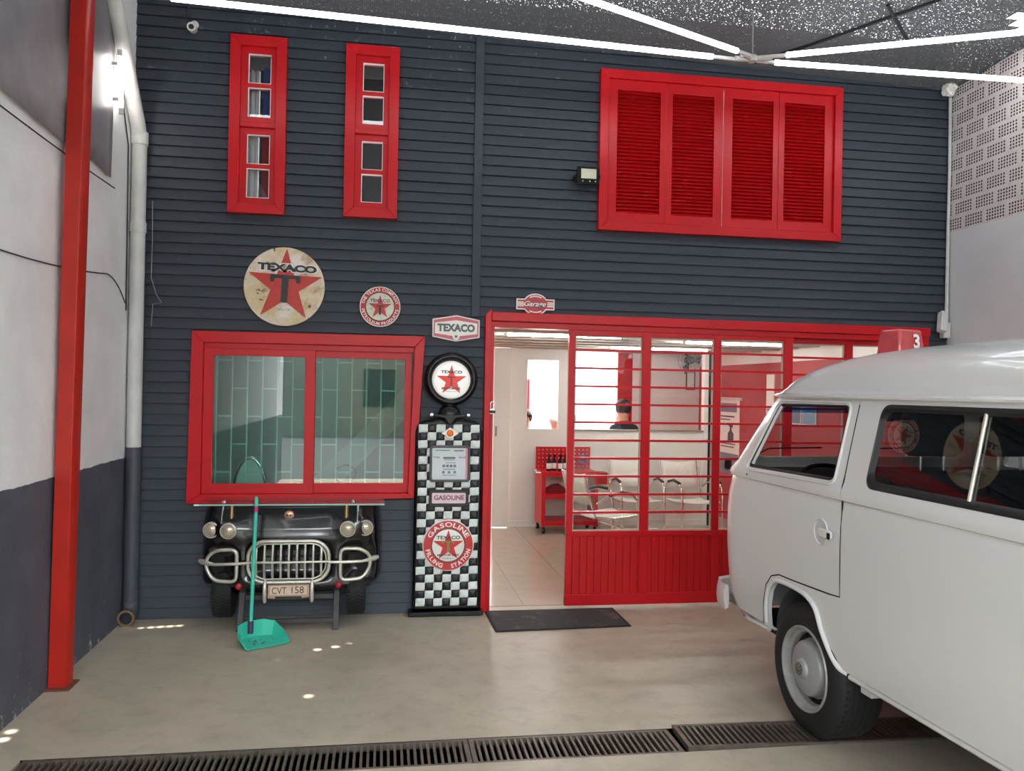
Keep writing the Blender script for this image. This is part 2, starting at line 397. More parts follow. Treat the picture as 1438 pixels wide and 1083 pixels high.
pm = MB(); pm.add(pv + [(1, y, z) for _, y, z in pv], [(0, 1, 2, 3, 4), (9, 8, 7, 6, 5), (0, 5, 6, 1), (1, 6, 7, 2), (2, 7, 8, 3), (3, 8, 9, 4), (4, 9, 5, 0)])
plank = pm.mesh('plank', M_PLANK)
z = 0.0; row = 0
while z < WTOP - .01:
    h = min(PH, WTOP - z)
    blocks = [(o[0], o[1]) for o in OPEN if o[2] < z + h * .6 and o[3] > z + h * .4]
    if z > 2.26: blocks.append(BAT)
    blocks.sort(); x = XL
    segs = []
    for a, b in blocks + [(XR, XR)]:
        if a - x > .03: segs.append((x, a))
        x = max(x, b)
    for a, b in segs:
        piece('plank', plank, wall_b, (a, random.uniform(-.0015, .0015), z + .002), (b - a, 1, h - .005), (0, random.uniform(-.0006, .0006), 0))
    z += PH; row += 1
bt = MB(); bt.box(BAT[0], BAT[1], -.022, .014, 2.245, WTOP)
obj('batten', bt, M_PLANK, wall_b, bevel=.004)

ew = MB(); ew.box(XL - .2, XR + .2, -9.1, -8.9, 3.9, 4.9)
tag(obj('wall_street', ew, M_RWALL), 'grey lintel over the open garage front behind the viewer', 'wall', kind='structure')
# outside the open front: buildings across the street ----------------------
def far_building(name, x0, x1, h, col, label):
    t = thing(name, label, 'building', ((x0 + x1) / 2, -23, 0))
    m = mat(name + '_plaster', col, .8, var=.06)
    obj('wall', MB().box(x0, x1, -24, -22.5, -.02, h), m, t); obj('roof', MB().box(x0, x1, -24, -22.3, h, h + .25), M_PIPED, t)
    for i in range(int((x1 - x0) / 2.2)):
        for k in range(int(h / 2.8)):
            obj('window', MB().box(x0 + .7 + i * 2.2, x0 + 1.8 + i * 2.2, -22.5, -22.45, 1.0 + k * 2.8, 2.3 + k * 2.8), M_BLACK, t)
far_building('town_house', -14, -1.4, 5.6, rgb(84, 86, 80), 'grey town house across the street behind the viewer')
far_building('shop_house', -1.4, 7.5, 4.6, rgb(96, 88, 76), 'tan shop house across the street behind the viewer')
far_building('corner_house', 7.5, 18, 6.4, rgb(78, 84, 88), 'blue grey corner house across the street behind the viewer')

# ceiling: black shade net --------------------------------------------------
def net_z(x, y):
    z = 4.44 - .028 * (x + 1.3) - .012 * max(y, -6)
    z += .03 * math.sin((x * .9 + y * .6) * 2.2) * min(1, -y / .6) if y < 0 else 0
    return z
HOLES = []
for fx, fy, r in ((-.286, -.758, .017), (-.395, -.805, .016), (-.377, -1.61, .017), (-.20, -.69, .008), (-.62, -.98, .006), (-1.62, -.235, .011), (-1.56, -.225, .015), (-1.50, -.215, .017), (-1.44, -.205, .017), (-1.38, -.195, .015), (-1.74, -1.93, .018), (-1.735, -2.02, .018), (-1.74, -2.11, .016)):
    HOLES.append((fx + SUN_DIR.x / SUN_DIR.z * 4.42, fy + SUN_DIR.y / SUN_DIR.z * 4.42, r))
def b_net(nt, N, L, b):
    tc = N.new('ShaderNodeTexCoord')
    n1 = N.new('ShaderNodeTexNoise'); n1.inputs['Scale'].default_value = 85; n1.inputs['Detail'].default_value = 2
    L.new(tc.outputs['Object'], n1.inputs['Vector'])
    wv = N.new('ShaderNodeTexWave'); wv.inputs['Scale'].default_value = 22; wv.inputs['Distortion'].default_value = 1.2; wv.bands_direction = 'X'
    L.new(tc.outputs['Object'], wv.inputs['Vector'])
    sp = rng(N, L, n1.outputs['Fac'], .645, .70)
    cw = mixc(N, L, wv.outputs['Fac'], rgb(24, 24, 26), rgb(66, 66, 68))
    cw = mixc(N, L, rng(N, L, n1.outputs['Fac'], .5, .62), cw, rgb(52, 52, 55))
    L.new(cw, b.inputs['Base Color']); b.inputs['Roughness'].default_value = .85
    f = sp
    mm = N.new('ShaderNodeMath'); mm.operation = 'MULTIPLY'; mm.inputs[1].default_value = .30; L.new(f, mm.inputs[0]); f = mm.outputs[0]
    for hx, hy, r in HOLES:
        vm = N.new('ShaderNodeVectorMath'); vm.operation = 'DISTANCE'; vm.inputs[1].default_value = (hx, hy, net_z(hx, hy)); L.new(tc.outputs['Object'], vm.inputs[0])
        lt = N.new('ShaderNodeMath'); lt.operation = 'LESS_THAN'; lt.inputs[1].default_value = r; L.new(vm.outputs['Value'], lt.inputs[0])
        mx = N.new('ShaderNodeMath'); mx.operation = 'MAXIMUM'; L.new(f, mx.inputs[0]); L.new(lt.outputs[0], mx.inputs[1]); f = mx.outputs[0]
    tr = N.new('ShaderNodeBsdfTransparent'); ms = N.new('ShaderNodeMixShader')
    tl = N.new('ShaderNodeBsdfTranslucent'); tl.inputs[0].default_value = rgb(120, 122, 126); m2 = N.new('ShaderNodeMixShader'); m2.inputs[0].default_value = .012
    L.new(b.outputs[0], m2.inputs[1]); L.new(tl.outputs[0], m2.inputs[2])
    L.new(f, ms.inputs[0]); L.new(m2.outputs[0], ms.inputs[1]); L.new(tr.outputs[0], ms.inputs[2])
    L.new(ms.outputs[0], N['Material Output'].inputs['Surface'])
M_NET = node_mat('black_shade_net', b_net)
net = MB(); NXc, NYc = 66, 90; x0, x1, y0, y1 = XL - .02, XR + .02, -8.95, .02
gv = []
for j in range(NYc + 1):
    for i in range(NXc + 1):
        x = x0 + (x1 - x0) * i / NXc; y = y1 + (y0 - y1) * j / NYc; gv.append((x, y, net_z(x, y)))
gf = []
for j in range(NYc):
    for i in range(NXc):
        x = x0 + (x1 - x0) * (i + .5) / NXc; y = y1 + (y0 - y1) * (j + .5) / NYc
        if (x - 4.42) ** 2 / .03 + (y + 1.2) ** 2 / .045 < 1 + .5 * math.sin(9 * x + 14 * y): continue     # torn corner
        if x > 3.2 and -2.5 < y < -1.93 - .05 * math.sin(6 * x): continue                                   # strip covered by the pale sheet
        a = j * (NXc + 1) + i; gf.append((a, a + 1, a + NXc + 2, a + NXc + 1))
net.add(gv, gf)
tag(obj('ceiling', net, M_NET, smooth=60), 'black woven shade net stretched over the garage as a roof', 'ceiling', kind='structure')
M_SHEET = node_mat('pale_roof_sheet', lambda nt, N, L, b: (b.inputs['Base Color'].__setattr__('default_value', rgb(215, 216, 214)), b.inputs['Transmission Weight'].__setattr__('default_value', .35), b.inputs['Roughness'].__setattr__('default_value', .7)))
sh = MB(); nn = 24
sv = []
for i in range(nn + 1):
    x = 3.1 + 1.6 * i / nn
    for y in (-1.88, -2.55): sv.append((x, y, net_z(x, y) + .05 + .012 * math.sin(i * 1.7)))
sh.add(sv, [(2 * i, 2 * i + 1, 2 * i + 3, 2 * i + 2) for i in range(nn)])
so_ = obj('roof_sheet', sh, M_SHEET, smooth=50); so_.modifiers.new('solid', 'SOLIDIFY').thickness = .004
tag(so_, 'pale translucent roofing sheet filling a gap in the net', 'roof sheet')
# support ropes under the net
def rope(pts, label):
    o = obj('net_cable', MB().tube(pts, .012, 8), M_MATTE, smooth=60); return tag(o, label, 'cable', 'cables under the shade net')
def net_line(p, q, n=12): return [(p[0] + (q[0] - p[0]) * i / n, p[1] + (q[1] - p[1]) * i / n, net_z(p[0] + (q[0] - p[0]) * i / n, p[1] + (q[1] - p[1]) * i / n) - .016) for i in range(n + 1)]
rope(net_line((2.83, -.16), (3.52, -1.40)), 'dark cable under the net running up from the lamp hub')
rope(net_line((3.74, -.76), (3.24, -1.26)), 'short dark cable under the net nearer the hollow bricks')
# shade cloth hanging along the left wall
def b_cloth(nt, N, L, b):
    tc = N.new('ShaderNodeTexCoord')
    L.new(mixc(N, L, rng(N, L, nz(N, L, tc, 1.2, 4), .35, .65), rgb(112, 110, 116), rgb(160, 158, 162)), b.inputs['Base Color'])
    b.inputs['Roughness'].default_value = .45
M_CLOTH = node_mat('grey_shade_cloth', b_cloth)
cl = MB(); cv = []; cf = []; nu, nv = 40, 12
for i in range(nu + 1):
    y = -3.2 + (3.2 - .56) * i / nu
    zb = 3.03 + .02 * math.sin(y * 5) + .05 * max(0, math.sin((y + .56) * PI / .75)) * .4
    for k in range(nv + 1):
        t = k / nv; zz = zb + (net_z(XL + .05, y) - .01 - zb) * t
        bow = .022 + .012 * math.sin(PI * t) * math.sin(y * 2.3)
        cv.append((XL + bow, y + .06 * math.sin(PI * t) * (i == nu), zz))
for i in range(nu):
    for k in range(nv):
        a = i * (nv + 1) + k; cf.append((a, a + 1, a + nv + 2, a + nv + 1))
cl.add(cv, cf)
co = obj('shade_cloth', cl, M_CLOTH, smooth=60); co.modifiers.new('solid', 'SOLIDIFY').thickness = .003
tag(co, 'grey shade cloth hanging over the top of the white left wall', 'cloth')

# ================================================================== WINDOWS AND RED FRONT
def quad_prism(mb, q, y0, y1, mi=0): mb.prism(q, y0, y1, 'xz', mi)
def casing(parent, o, i, y0, y1, m, name='casing_board', bev=.004):
    """four mitred boards; o and i are corner lists (tl, tr, br, bl)"""
    for k in range(4):
        j = (k + 1) % 4; mb = MB(); quad_prism(mb, [o[k], o[j], i[j], i[k]], y0, y1)
        obj(name, mb, m, parent, bevel=bev)
def rc(x0, x1, z0, z1): return [(x0, z1), (x1, z1), (x1, z0), (x0, z0)]
def narrow_window(n, x0, x1, z0, z1, label):
    t = thing('window_%d' % n, label, 'window', ((x0 + x1) / 2, 0, z0), kind='structure')
    casing(t, rc(x0, x1, z0, z1), rc(x0 + .075, x1 - .075, z0 + .075, z1 - .075), -.055, .03, M_RED)
    xa, xb, za, zb = x0 + .075, x1 - .075, z0 + .075, z1 - .075; zm = (za + zb) / 2
    obj('transom', MB().box(xa, xb, -.045, .04, zm - .018, zm + .018), M_RED, t, bevel=.003)
    for (a, b) in ((za, zm - .018), (zm + .018, zb)):
        s = MB(); gx0, gx1 = xa + .052, xb - .040; hb = (b - a - .13) / 2
        r1 = (a + .045, a + .045 + hb); r2 = (b - .06 - hb + .01, b - .05)
        s.box(xa, gx0, -.02, .035, a, b); s.box(gx1, xb, -.02, .035, a, b)
        s.box(gx0, gx1, -.02, .035, a, r1[0]); s.box(gx0, gx1, -.02, .035, r1[1], r2[0]); s.box(gx0, gx1, -.02, .035, r2[1], b)
        so = obj('sash', s, M_RED, t)
        for c, d in (r1, r2):
            g = MB(); g.box(gx0 - .004, gx1 + .004, .008, .013, c - .004, d + .004); obj('pane', g, M_DARKG, so)
            putty = MB(); ring_prism(putty, rc(gx0 - .001, gx1 + .001, c - .001, d + .001), rc(gx0 + .003, gx1 - .003, c + .003, d - .003), -.021, .006); obj('putty', putty, M_WHITE, so)
    return t
narrow_window(1, -1.145, -.745, 2.943, 4.237, 'narrow red upstairs window with pale curtain, nearest the white pipe')
narrow_window(2, -.322, .072, 2.953, 4.236, 'narrow red upstairs window with dark panes, beside the vertical batten')
# what shows behind the upstairs windows
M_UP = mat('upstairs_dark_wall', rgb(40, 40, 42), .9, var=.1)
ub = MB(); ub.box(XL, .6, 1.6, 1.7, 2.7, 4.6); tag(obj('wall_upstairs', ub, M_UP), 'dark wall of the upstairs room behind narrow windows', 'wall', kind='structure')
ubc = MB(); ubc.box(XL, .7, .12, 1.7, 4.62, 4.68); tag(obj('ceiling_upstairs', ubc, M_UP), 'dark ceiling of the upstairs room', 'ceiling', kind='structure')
cu = MB(); pts = [(-1.10 + .150 * i / 20, .065 + .010 * math.sin(i * 1.3)) for i in range(21)]
cu.add([(x, y, zz) for x, y in pts for zz in (2.705, 4.02)], [(2 * i, 2 * i + 1, 2 * i + 3, 2 * i + 2) for i in range(20)])
cuo = obj('curtain', cu, mat('pale_grey_curtain', rgb(228, 228, 230), .9), smooth=60); cuo.modifiers.new('s', 'SOLIDIFY').thickness = .004
tag(cuo, 'pale grey curtain behind the left narrow window', 'curtain')
fg = thing('hanging_flag', 'blue and red cloth hanging beside the pale curtain upstairs', 'flag', (-.86, .072, 2.702))
obj('blue_half', MB().box(-.925, -.80, .07, .074, 3.62, 4.05), mat('flag_blue', rgb(30, 62, 140), .8), fg); obj('red_half', MB().box(-.925, -.80, .07, .074, 2.702, 3.62), mat('flag_red', rgb(176, 26, 28), .8), fg)

# louvred shutters ----------------------------------------------------------
t4 = thing('window_4', 'wide red upstairs window closed by four louvred shutters', 'window', (2.64, 0, 2.95), kind='structure')
casing(t4, rc(1.62, 3.657, 2.95, 4.207), rc(1.69, 3.587, 3.02, 4.137), -.055, .03, M_RED)
lv = MB(); lv.add([(0, -.019, -.011), (0, -.013, -.013), (0, .012, .012), (0, .006, .015), (1, -.019, -.011), (1, -.013, -.013), (1, .012, .012), (1, .006, .015)],
                  [(0, 1, 2, 3), (7, 6, 5, 4), (0, 4, 5, 1), (1, 5, 6, 2), (2, 6, 7, 3), (3, 7, 4, 0)])
louvre = lv.mesh('louvre_slat', M_REDD)
SX0 = [1.69, 2.165, 2.642, 3.112]; SX1 = [2.162, 2.636, 3.109, 3.587]
for k in range(4):
    a, b = SX0[k], SX1[k]; p = MB(); zt, zb = 4.137, 3.02
    ia, ib = (a + .075, b - .045) if k in (0, 2) else (a + .05, b - .075); iz0, iz1 = zb + .075, zt - .08
    ring_prism(p, rc(a, b, zb, zt), rc(ia, ib, iz0, iz1), -.03, .015)
    s_ = obj('shutter', p, M_RED, t4, bevel=.003)
    obj('backing', MB().box(ia - .005, ib + .005, .014, .02, iz0 - .005, iz1 + .005), M_REDD, s_)
    n = 34
    for i in range(n):
        piece('louvre_slat', louvre, s_, (ia - .002, -.003, iz0 + (iz1 - iz0) * (i + .5) / n), (ib - ia + .004, 1, 1))

# sliding office window -----------------------------------------------------
t3 = thing('window_3', 'large red sliding window with green tinted panes beside the pump', 'window', (-.55, 0, .86), kind='structure')
oq = [(-1.366, 2.076), (.298, 2.082), (.236, .872), (-1.384, .836)]; iq = [(-1.285, 1.995), (.222, 2.0), (.188, .905), (-1.285, .905)]
casing(t3, oq, iq, -.075, .03, M_RED)
obj('head_rail', MB().box(-1.285, .222, -.045, .03, 1.955, 1.998), M_RED, t3, bevel=.003)
for (a, b, ya, gx0, gx1) in ((-1.285, -.500, -.035, -1.216, -.572), (-.572, .205, -.005, -.505, .155)):
    s = MB(); ring_prism(s, rc(a, b, .905, 1.957), rc(gx0, gx1, .977, 1.905), ya - .018, ya + .018)
    so = obj('sash', s, M_RED, t3, bevel=.003)
    obj('pane', MB().box(gx0 - .005, gx1 + .005, ya - .003, ya + .003, .97, 1.91), M_GREEN, so)
gr = thing('window_grille', 'white steel security grille in brick pattern behind the green panes', 'grille', (-.55, .075, .86))
M_GRILLE = mat('white_grille_paint', rgb(206, 212, 208), .5)
gx = [-1.215 + .1085 * i for i in range(14)]
for x in gx: obj('upright_bar', MB().box(x - .005, x + .005, .07, .08, .86, 2.03), M_GRILLE, gr)
cb = MB().box(0, 1, .072, .078, -.005, .005).mesh('cross_bar', M_GRILLE)
for i in range(13):
    for zz in ([1.875, 1.462, 1.05] if i % 2 == 0 else [1.668, 1.256]):
        piece('cross_bar', cb, gr, (gx[i], 0, zz), (.1085, 1, 1))
# office behind it
M_OFF = mat('office_wall', rgb(168, 172, 168), .8, var=.05)
ow = MB(); ow.box(XL, .70, 2.4, 2.5, -.02, 2.6); tag(obj('wall_office', ow, M_OFF), 'pale far wall of the office behind the green window', 'wall', kind='structure')
ow = MB(); ow.box(.62, .72, .12, 2.4, -.02, 2.6); tag(obj('wall_office_side', ow, M_OFF), 'office side wall beside the entrance', 'wall', kind='structure')
ow = MB(); ow.box(XL - .2, XL, .2, 2.5, -.02, 4.7); tag(obj('wall_office_outer', ow, M_OFF), 'office outer wall at the left', 'wall', kind='structure')
ow = MB(); ow.box(XL, .62, .12, 2.4, 2.6, 2.7); tag(obj('ceiling_office', ow, M_WHITE), 'white office ceiling', 'ceiling', kind='structure')
ow = MB(); ow.box(XL, .70, .10, 2.5, -.06, .0); tag(obj('floor_office', ow, mat('office_tiles', rgb(120, 118, 112), .4)), 'grey office floor', 'floor', kind='structure')
def office_fill():  # ceiling lamp added to brighten the office behind the green panes
    t = thing('office_fill_lamp', 'added unseen tube lamp lighting the office', 'lamp', (-.6, 1.4, 2.58)); obj('tube', MB().tube([(-1.1, 1.4, 2.56), (-.1, 1.4, 2.56)], .014), emitter('office_fill_light', (.95, 1, .97, 1), 12), t); obj('fitting', MB().box(-1.15, -.05, 1.37, 1.43, 2.575, 2.6), M_WHITE, t)
office_fill()
stg = MB(); stg.bar((-.75, 1.9, .55), (.6, 1.9, 1.95), .06, .22, (0, 0, 1)); tag(obj('stair_reflection_bar', stg, mat('stair_paint', rgb(190, 196, 190), .6)), 'pale diagonal beam inside the office standing in for a reflected stair', 'stair')  # beam put inside to imitate the diagonal stair reflection in the panes
oc = thing('office_chair', 'pale rounded shell chair seen through the left green pane', 'chair', (-1.02, .5, 0))
bk = MB(); bv = []; bf = []
for i in range(17):
    a = PI * i / 16
    for r in (1, .93):
        for yy in (0, .025): bv.append((-1.03 - .12 * math.cos(a) * r, .46 + yy + .03 * math.sin(a), .98 + .20 * math.sin(a) * r))
bk.tube([(-1.03 - .125 * math.cos(PI * i / 16), .47, .82 + .30 * math.sin(PI * i / 16)) for i in range(17)], .014, 8)
obj('back_rim', bk, M_CHROME, oc, smooth=60)
sh_ = MB(); sh_.prism([(-1.03 - .115 * math.cos(PI * i / 16), .82 + .285 * math.sin(PI * i / 16)) for i in range(17)] + [(-.915, .62), (-1.145, .62)], .475, .50); obj('backrest', sh_, M_LEATH, oc, bevel=.008)
obj('seat', MB().box(-1.24, -.82, .48, .92, .44, .50), M_LEATH, oc, bevel=.02)
for x in (-1.2, -.86):
    for y in (.52, .88): obj('leg', MB().tube([(x, y, 0), (x, y, .45)], .012, 8), M_CHROME, oc, smooth=60)
cc = thing('desk', 'dark office desk behind the green panes', 'desk', (-.4, .7, 0)); obj('desk_top', MB().box(-.72, .3, .5, 1.0, .84, .875), M_WOOD, cc, bevel=.003)
for x in (-.66, .24):
    for y in (.55, .95): obj('leg', MB().box(x - .02, x + .02, y - .02, y + .02, 0, .84), M_WOOD, cc)
lp = MB().tube([(-.30 + .085 * math.cos(2 * PI * i / 24), .62, .975 + .075 * math.sin(2 * PI * i / 24)) for i in range(24)], .006, 6, closed=True); lp.tube([(-.30, .62, .878), (-.30, .62, .90)], .02, 8)
tag(obj('desk_ring', lp, M_MATTE, smooth=60), 'thin dark ring standing on the office desk', 'ring')

# red glazed front ----------------------------------------------------------
t5 = thing('door_frame', 'red painted frame around the entrance and glazed front', 'door frame', (2.6, 0, 0), kind='structure')
fm = MB(); fm.prism([(.752, 0), (.752, 2.262), (.800, 2.305), (.800, 0)], -.055, .03); obj('jamb', fm, M_RED, t5, bevel=.004)
fm = MB(); fm.box(.800, .826, -.025, .12, 0, 2.20); obj('inner_jamb', fm, M_RED, t5, bevel=.003)
fm = MB(); fm.prism([(.800, 2.215), (.800, 2.285), (4.47, 2.268), (4.47, 2.195)], -.06, .03); obj('header_board', fm, M_RED, t5, bevel=.006)
fm = MB(); fm.prism([(.80, 2.17), (.80, 2.214), (4.45, 2.194), (4.45, 2.15)], -.035, .12); obj('head_rail', fm, M_RED, t5, bevel=.003)
fm = MB(); fm.box(4.40, 4.47, -.04, .12, 0, 2.2); obj('jamb', fm, M_RED, t5, bevel=.004)
def glazed(name, label, cols, y, posts, barz, zt, kick=True, x_end=None):
    t = thing(name, label, 'door', ((posts[0][0] + posts[-1][1]) / 2, y, 0), kind='structure')
    for a, b in posts: obj('stile', MB().box(a, b, y - .02, y + .02, .03, zt), M_RED, t, bevel=.004)
    xa, xb = posts[0][0], posts[-1][1]
    obj('top_rail', MB().box(xa, xb, y - .018, y + .018, zt - .045, zt), M_RED, t, bevel=.003)
    obj('mid_rail', MB().box(xa, xb, y - .022, y + .018, .565, .605), M_RED, t, bevel=.003)
    obj('bottom_rail', MB().box(xa, xb, y - .024, y + .018, .03, .115), M_RED, t, bevel=.003)
    kp = obj('kick_panel', MB().box(xa + .01, xb - .01, y - .002, y + .012, .06, .58), M_REDD, t)
    n = round((xb - xa - .11) / .0575); w = (xb - xa - .11) / n
    sm = MB(); sm.prism([(.0, -.0055), (.003, -.010), (w - .003, -.010), (w, -.0055)], .115, .565, 'xy'); sm = sm.mesh('panel_board', M_REDD)
    for i in range(n): piece('panel_board', sm, kp, (xa + .055 + w * i, y, 0))
    bar = MB().box(0, 1, -.012, .012, -.0085, .0085).mesh('glazing_bar', M_RED)
    for i, (a, b) in enumerate(cols):
        obj('pane', MB().box(a - .004, b + .004, y + .004, y + .008, .60, zt - .04), M_GLASS, t)
        bead = MB(); ring_prism(bead, rc(a - .001, b + .001, .604, zt - .044), rc(a + .009, b - .009, .614, zt - .054), y - .006, y + .014); obj('glazing_bead', bead, mat('putty_bead%d' % i + name, rgb(186, 170, 150), .7), t)
        for zz in barz: piece('glazing_bar', bar, t, (a - .004, y - .014, zz), (b - a + .008, 1, 1))
    return t
BZ = [2.012 - .1401 * i for i in range(10)]
glazed('door_1', 'red sliding glazed door leaf with ten glazing bars per bay', [(1.462, 2.0), (2.072, 2.595), (2.655, 3.19)], -.01, [(1.41, 1.462), (2.0, 2.072), (2.595, 2.655), (3.19, 3.268)], BZ, 2.17)
glazed('window_5', 'fixed red glazed bays behind the parked van', [(3.30, 3.765), (3.835, 4.36)], .06, [(3.24, 3.30), (3.765, 3.835), (4.36, 4.41)], [b - .012 for b in BZ], 2.16)
pl = thing('padlock', 'small padlock hanging on the red entrance jamb', 'padlock', (.815, -.05, 1.55))
obj('body', MB().box(.795, .838, -.062, -.036, 1.505, 1.55), M_CHROME, pl, bevel=.004)
obj('band', MB().box(.794, .839, -.0635, -.0345, 1.513, 1.535), M_BLACK, pl)
obj('shackle', MB().tube([(.802, -.049, 1.55), (.802, -.049, 1.585)] + [(.8165 - .0145 * math.cos(PI * i / 8), -.049, 1.585 + .0145 * math.sin(PI * i / 8)) for i in range(1, 8)] + [(.831, -.049, 1.585), (.831, -.049, 1.55)], .005, 8), M_CHROME, pl, smooth=60)

# ================================================================== LIGHTS UNDER THE NET
def led(a, b, label, ext=(.14, .14), r=.018):
    a, b = Vector(a), Vector(b); d = (b - a).normalized()
    t = thing('led_tube', label, 'tube lamp', tuple((a + b) / 2), group='white tube lamps under the net')
    obj('tube', MB().tube([a + d * ext[0], b - d * ext[1]], r, 14), M_TUBE, t, smooth=60)
    for p, q in ((a, a + d * (ext[0] + .01)), (b, b - d * (ext[1] + .01))):
        obj('end_cap', MB().tube([p, q], r * .72, 12), M_PIPE, t, smooth=60)
    return t
HUB = (2.46, -.915, 4.0)
led((HUB[0] - .06, HUB[1] + .03, 4.0), (-1.35, -1.06, 4.0), 'long white tube lamp running left from the hub along the facade', (.22, .05))
led((HUB[0] - .04, HUB[1] - .05, 4.0), (.55, -1.78, 4.0), 'white tube lamp running from the hub towards the viewer', (.13, .05))
led((HUB[0] + .06, HUB[1] - .04, 4.0), (4.45, -1.89, 4.0), 'upper of the two white tube lamps right of the hub', (.15, .05))
led((HUB[0] + .05, HUB[1] + .03, 4.0), (4.60, -.95, 4.0), 'lower of the two white tube lamps right of the hub', (.13, .03))
hb = thing('lamp_hub', 'grey plastic joint where four tube lamps meet', 'connector', HUB)
obj('core', MB().lathe([(.03, -.02), (.034, -.012), (.034, .012), (.03, .02)], HUB, 'z', 16), M_PIPE, hb, smooth=40)
for d in ((-.12, .02, 0), (-.10, -.06, 0), (.12, -.05, 0), (.12, .02, 0)):
    obj('socket', MB().tube([HUB, Vector(HUB) + Vector(d)], .019, 10), M_PIPE, hb, smooth=60)
obj('hanger_wire', MB().tube([HUB, (HUB[0], HUB[1], net_z(HUB[0], HUB[1]))], .004, 6), M_GREYW, hb)
for a_, b_, la in (((.50, -1.85), (.50, -4.1), 'added unseen tube lamp overhead between viewer and facade'), ((.50, -4.2), (2.46, -5.3), 'added unseen tube lamp overhead, slanting towards the van'), ((4.45, -2.0), (4.45, -4.3), 'added unseen tube lamp overhead along the right wall'), ((.44, -4.2), (-1.45, -5.3), 'added unseen tube lamp overhead, slanting towards the left wall'), ((2.46, -5.4), (2.46, -7.6), 'added unseen tube lamp overhead behind the viewer'), ((-1.45, -5.4), (-1.45, -7.6), 'added unseen tube lamp overhead along the left wall')):  # unseen tubes added overhead for more light, continuing the hub pattern
    led((*a_, 4.0), (*b_, 4.0), la, (.08, .08))
wt = thing('wall_slit_glow', 'short glowing tube standing in for a bright gap by the downpipe', 'tube lamp', (XL + .06, -.53, 3.48))  # glowing tube stands in for light coming through a gap beside the cloth
obj('tube', MB().tube([(XL + .06, -.50, 3.50), (XL + .06, -.55, 3.82)], .014, 12), emitter('wall_slit_light', (1, .96, .9, 1), 14), wt, smooth=60)
obj('end_cap', MB().tube([(XL + .06, -.497, 3.46), (XL + .06, -.50, 3.50)], .016, 12), M_PIPE, wt); obj('end_cap', MB().tube([(XL + .06, -.55, 3.82), (XL + .06, -.555, 3.86)], .016, 12), M_PIPE, wt)
for y, zz in ((-.51, 3.55), (-.545, 3.77)): obj('bracket', MB().box(XL, XL + .05, y - .01, y + .01, zz - .01, zz + .01), M_GREYW, wt)

# ================================================================== LEFT SIDE
ps = thing('steel_post', 'tall red steel channel post against the left wall', 'post', (-1.75, -1.32, 0))
po = MB(); lean = .05
def chan(z): o = lean * z / 4.35; return [(-1.796 + o, -1.36), (-1.712 + o, -1.36), (-1.700 + o, -1.34), (-1.700 + o, -1.26), (-1.712 + o, -1.26), (-1.712 + o, -1.345), (-1.797 + o, -1.345)]
a, b = chan(0.008), chan(4.33); n = len(a)
po.add([(x, y, .008) for x, y in a] + [(x, y, 4.33) for x, y in b], [tuple(range(n)), tuple(range(n, 2 * n))] + [(i, (i + 1) % n, n + (i + 1) % n, n + i) for i in range(n)])
obj('channel', po, M_POST, ps, bevel=.003)
po = MB(); po.add([(-1.795, -1.345, .008), (-1.780, -1.345, .008), (-1.780, -1.26, .008), (-1.795, -1.26, .008)] + [(-1.745, -1.345, 4.33), (-1.730, -1.345, 4.33), (-1.730, -1.26, 4.33), (-1.745, -1.26, 4.33)], [(0, 1, 2, 3), (4, 5, 6, 7), (0, 1, 5, 4), (1, 2, 6, 5), (2, 3, 7, 6), (3, 0, 4, 7)])
obj('flange', po, M_POST, ps)
obj('base_plate', MB().box(-1.799, -1.675, -1.40, -1.235, 0, .009), mat('rusty_plate', rgb(110, 62, 44), .8, var=.3, vs=20), ps)
dp = thing('downpipe', 'fat white drainpipe in the corner, painted grey near the floor', 'pipe', (-1.745, -.07, 0))
PX, PY = -1.742, -.075
obj('lower_pipe', MB().tube([(PX, PY, .14), (PX, PY, 1.24)], .05, 24), M_PIPED, dp, smooth=40)
obj('upper_pipe', MB().tube([(PX, PY, 1.235), (PX, PY, 3.42)], .0495, 24), M_PIPE, dp, smooth=40)
obj('collar', MB().tube([(PX, PY, 2.76), (PX, PY, 2.83)], .056, 24), M_PIPE, dp, smooth=40); obj('collar', MB().tube([(PX, PY, 3.38), (PX, PY, 3.47)], .057, 24), M_PIPE, dp, smooth=40)
obj('inclined_pipe', MB().tube([(PX, PY, 3.42), (PX - .002, PY - .03, 3.50), (-1.746, -.86, 4.36)], .0495, 24), M_PIPE, dp, smooth=40)
el = MB(); R_ = .07; ep = [(PX, PY, .15)] + [(PX, PY - R_ * (1 - math.cos(a)) , .125 - R_ * math.sin(a)) for a in [PI / 2 * i / 6 for i in range(7)]] + [(PX, PY - .10, .055)]
el.tube(ep, .053, 24, caps=False); e_ = obj('elbow', el, M_PIPED, dp, smooth=50); e_.modifiers.new('s', 'SOLIDIFY').thickness = .006
ring = MB(); ring.lathe([(.042, 0), (.057, 0), (.057, .02), (.053, .022)], (PX, PY - .105, .056), 'y', 24, caps=False); obj('outlet_rim', ring, mat('pvc_rim_brown', rgb(120, 96, 66), .6), dp, smooth=40)
